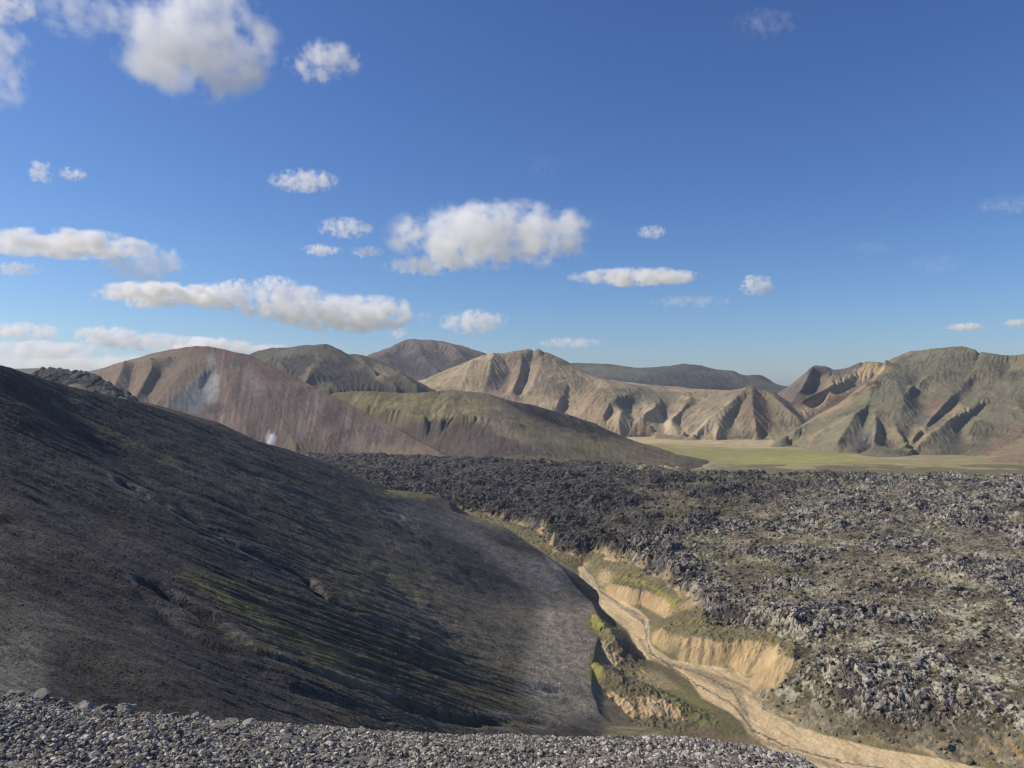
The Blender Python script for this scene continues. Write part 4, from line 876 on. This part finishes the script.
# ------------------------------------------------------------------ clouds
def vol_nodes(name, fn):
    m = bpy.data.materials.new(name); m.use_nodes = True; nt = m.node_tree; nt.nodes.clear()
    out = nt.nodes.new('ShaderNodeOutputMaterial'); v = nt.nodes.new('ShaderNodeVolumePrincipled'); nt.links.new(v.outputs[0], out.inputs['Volume'])
    fn(nt, v); return m
def mth(nt, op, a, b=None, c=None, clamp=False):
    n = nt.nodes.new('ShaderNodeMath'); n.operation = op; n.use_clamp = clamp
    for i, q in enumerate((a, b, c)):
        if q is None: continue
        if isinstance(q, (int, float)): n.inputs[i].default_value = q
        else: nt.links.new(q, n.inputs[i])
    return n.outputs[0]
def cloud_mat(dims, seed, dens, fluff, flat):
    def fn(nt, v):
        tc = nt.nodes.new('ShaderNodeTexCoord')
        mp = nt.nodes.new('ShaderNodeMapping'); mp.inputs['Location'].default_value = (seed * 13.1, seed * 7.7, seed * 3.3)
        k = 1.0 / max(min(dims), .35 * max(dims)); mp.inputs['Scale'].default_value = (dims[0] * k, dims[1] * k, dims[2] * k)
        nt.links.new(tc.outputs['Object'], mp.inputs['Vector'])
        nz = nt.nodes.new('ShaderNodeTexNoise'); nz.inputs['Scale'].default_value = 1.9; nz.inputs['Detail'].default_value = 5; nz.inputs['Roughness'].default_value = .6; nt.links.new(mp.outputs[0], nz.inputs['Vector'])
        wn = nt.nodes.new('ShaderNodeTexNoise'); wn.inputs['Scale'].default_value = .75; wn.inputs['Detail'].default_value = 3; nt.links.new(mp.outputs[0], wn.inputs['Vector'])
        ws = nt.nodes.new('ShaderNodeVectorMath'); ws.operation = 'SUBTRACT'; ws.inputs[1].default_value = (.5, .5, .5); nt.links.new(wn.outputs['Color'], ws.inputs[0])
        wa = nt.nodes.new('ShaderNodeVectorMath'); wa.operation = 'MULTIPLY_ADD'; wa.inputs[1].default_value = (1.9, 1.3, 1.7); nt.links.new(ws.outputs[0], wa.inputs[0]); nt.links.new(tc.outputs['Object'], wa.inputs[2])
        l0 = nt.nodes.new('ShaderNodeVectorMath'); l0.operation = 'LENGTH'; nt.links.new(tc.outputs['Object'], l0.inputs[0])
        hull = mth(nt, 'MULTIPLY', mth(nt, 'SUBTRACT', 1.0, l0.outputs['Value']), 5.0, clamp=True)
        ln = nt.nodes.new('ShaderNodeVectorMath'); ln.operation = 'LENGTH'; nt.links.new(wa.outputs[0], ln.inputs[0])
        r2 = mth(nt, 'POWER', ln.outputs['Value'], 2.0)
        edge = mth(nt, 'SUBTRACT', 1.0, r2)
        d = mth(nt, 'ADD', mth(nt, 'MULTIPLY', edge, .62), mth(nt, 'MULTIPLY', mth(nt, 'SUBTRACT', nz.outputs['Fac'], .5), fluff))
        d = mth(nt, 'SUBTRACT', d, .235)
        d = mth(nt, 'MULTIPLY', d, 1.6, clamp=True)
        d = mth(nt, 'MULTIPLY', d, hull)
        nt.links.new(mth(nt, 'MULTIPLY', d, dens), v.inputs['Density'])
        v.inputs['Color'].default_value = (1, 1, 1, 1); v.inputs['Anisotropy'].default_value = .1
    m = vol_nodes('cloud_vapour', fn); return m
sv, sf = ico(3)
def cloud(px, py, w, h, D, label, dens=1.0, fluff=4.3, depth=.6, seed=None, group='clouds in the sky'):
    """w, h in pixels at distance D metres -> real size."""
    sx, sz = w / F * D / 2, h / F * D / 2; sy = max(sx * depth, sz)
    me = raw_mesh('cloud', sv, sf); k = seed or int(px * 7 + py)
    me.materials.append(cloud_mat((sx, sy, sz), k % 97, dens ** 1.4 * 2.6 / sz, fluff, 0))
    o = bpy.data.objects.new('cloud', me); bpy.context.scene.collection.objects.link(o)
    o.location = ((px - 512) / F * D, D, (HZ - py) * D / F); o.scale = (sx, sy, sz)
    tag(o, label, 'cloud', group)
    return o
CL = [
 (196, 42, 140, 104, 4000, 'biggest bright white cumulus at the top of the sky', 1.0),
 (323, 62, 66, 40, 4200, 'small white cloud right of the biggest cumulus', .6),
 (82, 12, 90, 50, 4000, 'thin wisp left of the biggest cumulus at the top edge', .35),
 (-14, 50, 50, 110, 4000, 'white cloud cut off by the left edge of the picture, uppermost there', .7),
 (10, 6, 50, 34, 4000, 'white puff in the top left corner', .6),
 (41, 172, 24, 22, 6500, 'tiny white puff on the left, the left one of a pair', .6),
 (73, 174, 26, 13, 6500, 'tiny flat white puff on the left, the right one of a pair', .5),
 (304, 181, 60, 22, 7000, 'small white cloud alone above the middle row of clouds', .6),
 (497, 236, 186, 60, 7000, 'large flat based grey white cloud in the middle of the sky', .9),
 (425, 266, 70, 18, 7000, 'thin grey fringe under the left end of the large middle cloud', .4),
 (60, 244, 150, 24, 9000, 'long thin white cloud near the left edge, above the others there', .7),
 (140, 262, 80, 40, 9000, 'ragged white cloud at the right end of the long thin one', .5),
 (16, 269, 40, 14, 9000, 'tiny faint cloud near the left edge under the long thin one', .4),
 (345, 228, 50, 20, 9000, 'small ragged white cloud left of the large middle cloud', .5),
 (322, 250, 36, 12, 9000, 'tiny wisp below the small ragged cloud', .5),
 (367, 252, 30, 12, 9000, 'tiny wisp just left of the large middle cloud', .4),
 (158, 293, 110, 20, 11000, 'flat white cloud in the left middle of the low cloud row', .9),
 (215, 297, 60, 26, 11000, 'white cloud touching the right end of the flat white one', .9),
 (150, 303, 50, 12, 11000, 'small thin cloud tucked under the flat white one', .5),
 (238, 287, 34, 16, 11000, 'tiny puff above the gap in the low cloud row', .6),
 (285, 304, 90, 38, 11000, 'left half of the long grey based cumulus over the red volcano', 1.),
 (350, 314, 130, 36, 11000, 'right half of the long grey based cumulus over the red volcano', 1.),
 (275, 284, 40, 16, 11000, 'tiny puff on top of the long grey based cumulus', .6),
 (474, 322, 60, 24, 14000, 'small cloud low between the long cumulus and the purple peak', .6),
 (398, 333, 20, 12, 14000, 'tiny puff over the right end of the long cumulus', .6),
 (20, 331, 76, 18, 15000, 'low cumulus near the left edge, highest of the horizon bank', .6),
 (105, 336, 60, 20, 15000, 'low white cumulus left of the red volcano', .7),
 (145, 342, 80, 18, 15000, 'low flat cloud between the low cumulus and the red volcano', .5),
 (40, 350, 110, 18, 16000, 'wide low cloud bank over the left plateau', .5),
 (90, 362, 200, 16, 18000, 'faint lowest cloud streak along the left horizon', .3),
 (200, 347, 90, 20, 18000, 'white cloud peeping over the top of the red volcano', .9),
 (270, 350, 50, 12, 18000, 'small cloud right of the red volcano top', .5),
 (635, 277, 110, 16, 9000, 'long thin grey cloud in the middle right of the sky', .6),
 (756, 285, 34, 20, 9000, 'small bright round cloud alone on the right', .7),
 (652, 232, 26, 14, 8000, 'tiny cloud right of the large middle cloud', .5),
 (765, 24, 60, 26, 5000, 'faint wisp high in the right of the sky', .10),
 (545, 165, 40, 20, 6000, 'very faint wisp above the large middle cloud', .04),
 (690, 302, 70, 12, 10000, 'faint grey streak left of the small round cloud', .14),
 (935, 264, 54, 20, 8000, 'faint grey smudge on the right of the sky', .07),
 (1008, 205, 56, 18, 7000, 'faint cloud at the right edge', .12),
 (872, 248, 34, 14, 8000, 'very faint smudge left of the grey one', .07),
 (966, 327, 34, 8, 14000, 'tiny dark grey sliver of cloud over the right hill', .6),
 (1018, 323, 26, 8, 14000, 'tiny grey sliver of cloud at the right edge', .6),
 (570, 343, 60, 10, 16000, 'faint low streak over the pale ridge', .3)]
for a, b_, w_, h_, D_, lab, dn in CL:
    cloud(a, b_, w_ * 1.28, h_ * 1.2, D_, lab, dn)

# steam vent
def stf(nt, v):
    tc = nt.nodes.new('ShaderNodeTexCoord'); nz = nt.nodes.new('ShaderNodeTexNoise'); nz.inputs['Scale'].default_value = 2.2; nz.inputs['Detail'].default_value = 5
    nt.links.new(tc.outputs['Object'], nz.inputs['Vector']); ln = nt.nodes.new('ShaderNodeVectorMath'); ln.operation = 'LENGTH'; nt.links.new(tc.outputs['Object'], ln.inputs[0])
    d = mth(nt, 'MULTIPLY', mth(nt, 'ADD', mth(nt, 'SUBTRACT', 1.0, ln.outputs['Value']), mth(nt, 'MULTIPLY', mth(nt, 'SUBTRACT', nz.outputs['Fac'], .55), 2.2)), 1.5, clamp=True)
    nt.links.new(mth(nt, 'MULTIPLY', d, .28), v.inputs['Density']); v.inputs['Color'].default_value = (1, 1, 1, 1)
mst = vol_nodes('steam_vapour', stf)
v = sv.copy(); me = raw_mesh('steam_plume', v, sf); me.materials.append(mst)
o = bpy.data.objects.new('steam_plume', me); bpy.context.scene.collection.objects.link(o); D_ = 900
o.location = ((271 - 512) / F * D_, D_, (HZ - 441) * D_ / F); o.scale = (8, 7, 15)
tag(o, 'white plume of steam rising beside the foot of the red volcano', kind='stuff')

# ------------------------------------------------------------------ air
HAZE = 4.0e-5
def hzf(nt, v):
    v.inputs['Density'].default_value = HAZE; v.inputs['Color'].default_value = (.80, .88, 1, 1); v.inputs['Anisotropy'].default_value = .3
mh = vol_nodes('haze_air', hzf)
hv = np.array([(x_, y_, z_) for x_ in (-6200, 6200) for y_ in (-300, 5800) for z_ in (-186, 262)], float)
hf = np.array([[0, 1, 3, 2], [4, 6, 7, 5], [0, 4, 5, 1], [2, 3, 7, 6], [0, 2, 6, 4], [1, 5, 7, 3]])
me = raw_mesh('haze', hv, hf); me.polygons.foreach_set('use_smooth', np.zeros(6, bool)); me.materials.append(mh)
if HAZE: 
    o = bpy.data.objects.new('haze', me); bpy.context.scene.collection.objects.link(o); tag(o, 'thin blue haze in the valley air', kind='stuff')

# ------------------------------------------------------------------ light, sky, camera
scn = bpy.context.scene
EL, AZ = math.radians(38), math.radians(84)     # azimuth counted to the left of the view direction
S = np.array([-math.cos(EL) * math.sin(AZ), math.cos(EL) * math.cos(AZ), math.sin(EL)])
w = bpy.data.worlds.new('World'); scn.world = w; w.use_nodes = True; nt = w.node_tree
sky = nt.nodes.new('ShaderNodeTexSky'); sky.sky_type = 'NISHITA'; sky.sun_disc = False; sky.sun_elevation = EL; sky.sun_rotation = math.radians(360) - AZ
sky.altitude = 700; sky.air_density = 1.0; sky.dust_density = 0.6; sky.ozone_density = 6
bg = nt.nodes['Background']; bg.inputs['Strength'].default_value = .1
k1 = nt.nodes.new('ShaderNodeVectorMath'); k1.operation = 'SCALE'; k1.inputs['Scale'].default_value = .1
sp = nt.nodes.new('ShaderNodeSeparateColor'); cm = nt.nodes.new('ShaderNodeCombineColor')
nt.links.new(sky.outputs[0], k1.inputs[0]); nt.links.new(k1.outputs[0], sp.inputs[0])
for i_, (g_, t_) in enumerate(((1.16, 10.3), (1.13, 10.7), (1.0, 11.35))):    # tone of the clear northern sky
    nt.links.new(mth(nt, 'MULTIPLY', mth(nt, 'POWER', sp.outputs[i_], g_), t_), cm.inputs[i_])
nt.links.new(cm.outputs[0], bg.inputs['Color'])
ld = bpy.data.lights.new('sun', 'SUN'); ld.energy = 5.0; ld.angle = math.radians(.5); ld.color = (1, .92, .80)
lo = bpy.data.objects.new('sun', ld); scn.collection.objects.link(lo)
from mathutils import Vector
lo.rotation_euler = Vector(S).to_track_quat('Z', 'Y').to_euler(); lo.location = (-50, 0, 80)
cd = bpy.data.cameras.new('camera'); cam = bpy.data.objects.new('camera', cd); scn.collection.objects.link(cam); scn.camera = cam
cd.sensor_width = 36; cd.lens = 36 * F / 1024; cd.clip_start = .1; cd.clip_end = 60000
cam.location = (0, 0, 0); cam.rotation_euler = (math.radians(90), 0, 0)
scn.view_settings.view_transform = 'Standard'; scn.view_settings.look = 'None'; scn.view_settings.gamma = 1; scn.view_settings.exposure = 0
cy = scn.cycles
cy.max_bounces = 12; cy.diffuse_bounces = 2; cy.glossy_bounces = 1; cy.volume_bounces = 12; cy.transparent_max_bounces = 32
cy.volume_step_rate = .45; cy.volume_max_steps = 128
cy.use_denoising = True; cy.denoising_prefilter = 'ACCURATE'; cy.denoising_input_passes = 'RGB_ALBEDO_NORMAL'; cy.pixel_filter_type = 'BLACKMAN_HARRIS'; cy.filter_width = 1.3
print('script', round(time.time() - T0, 1), flush=True)
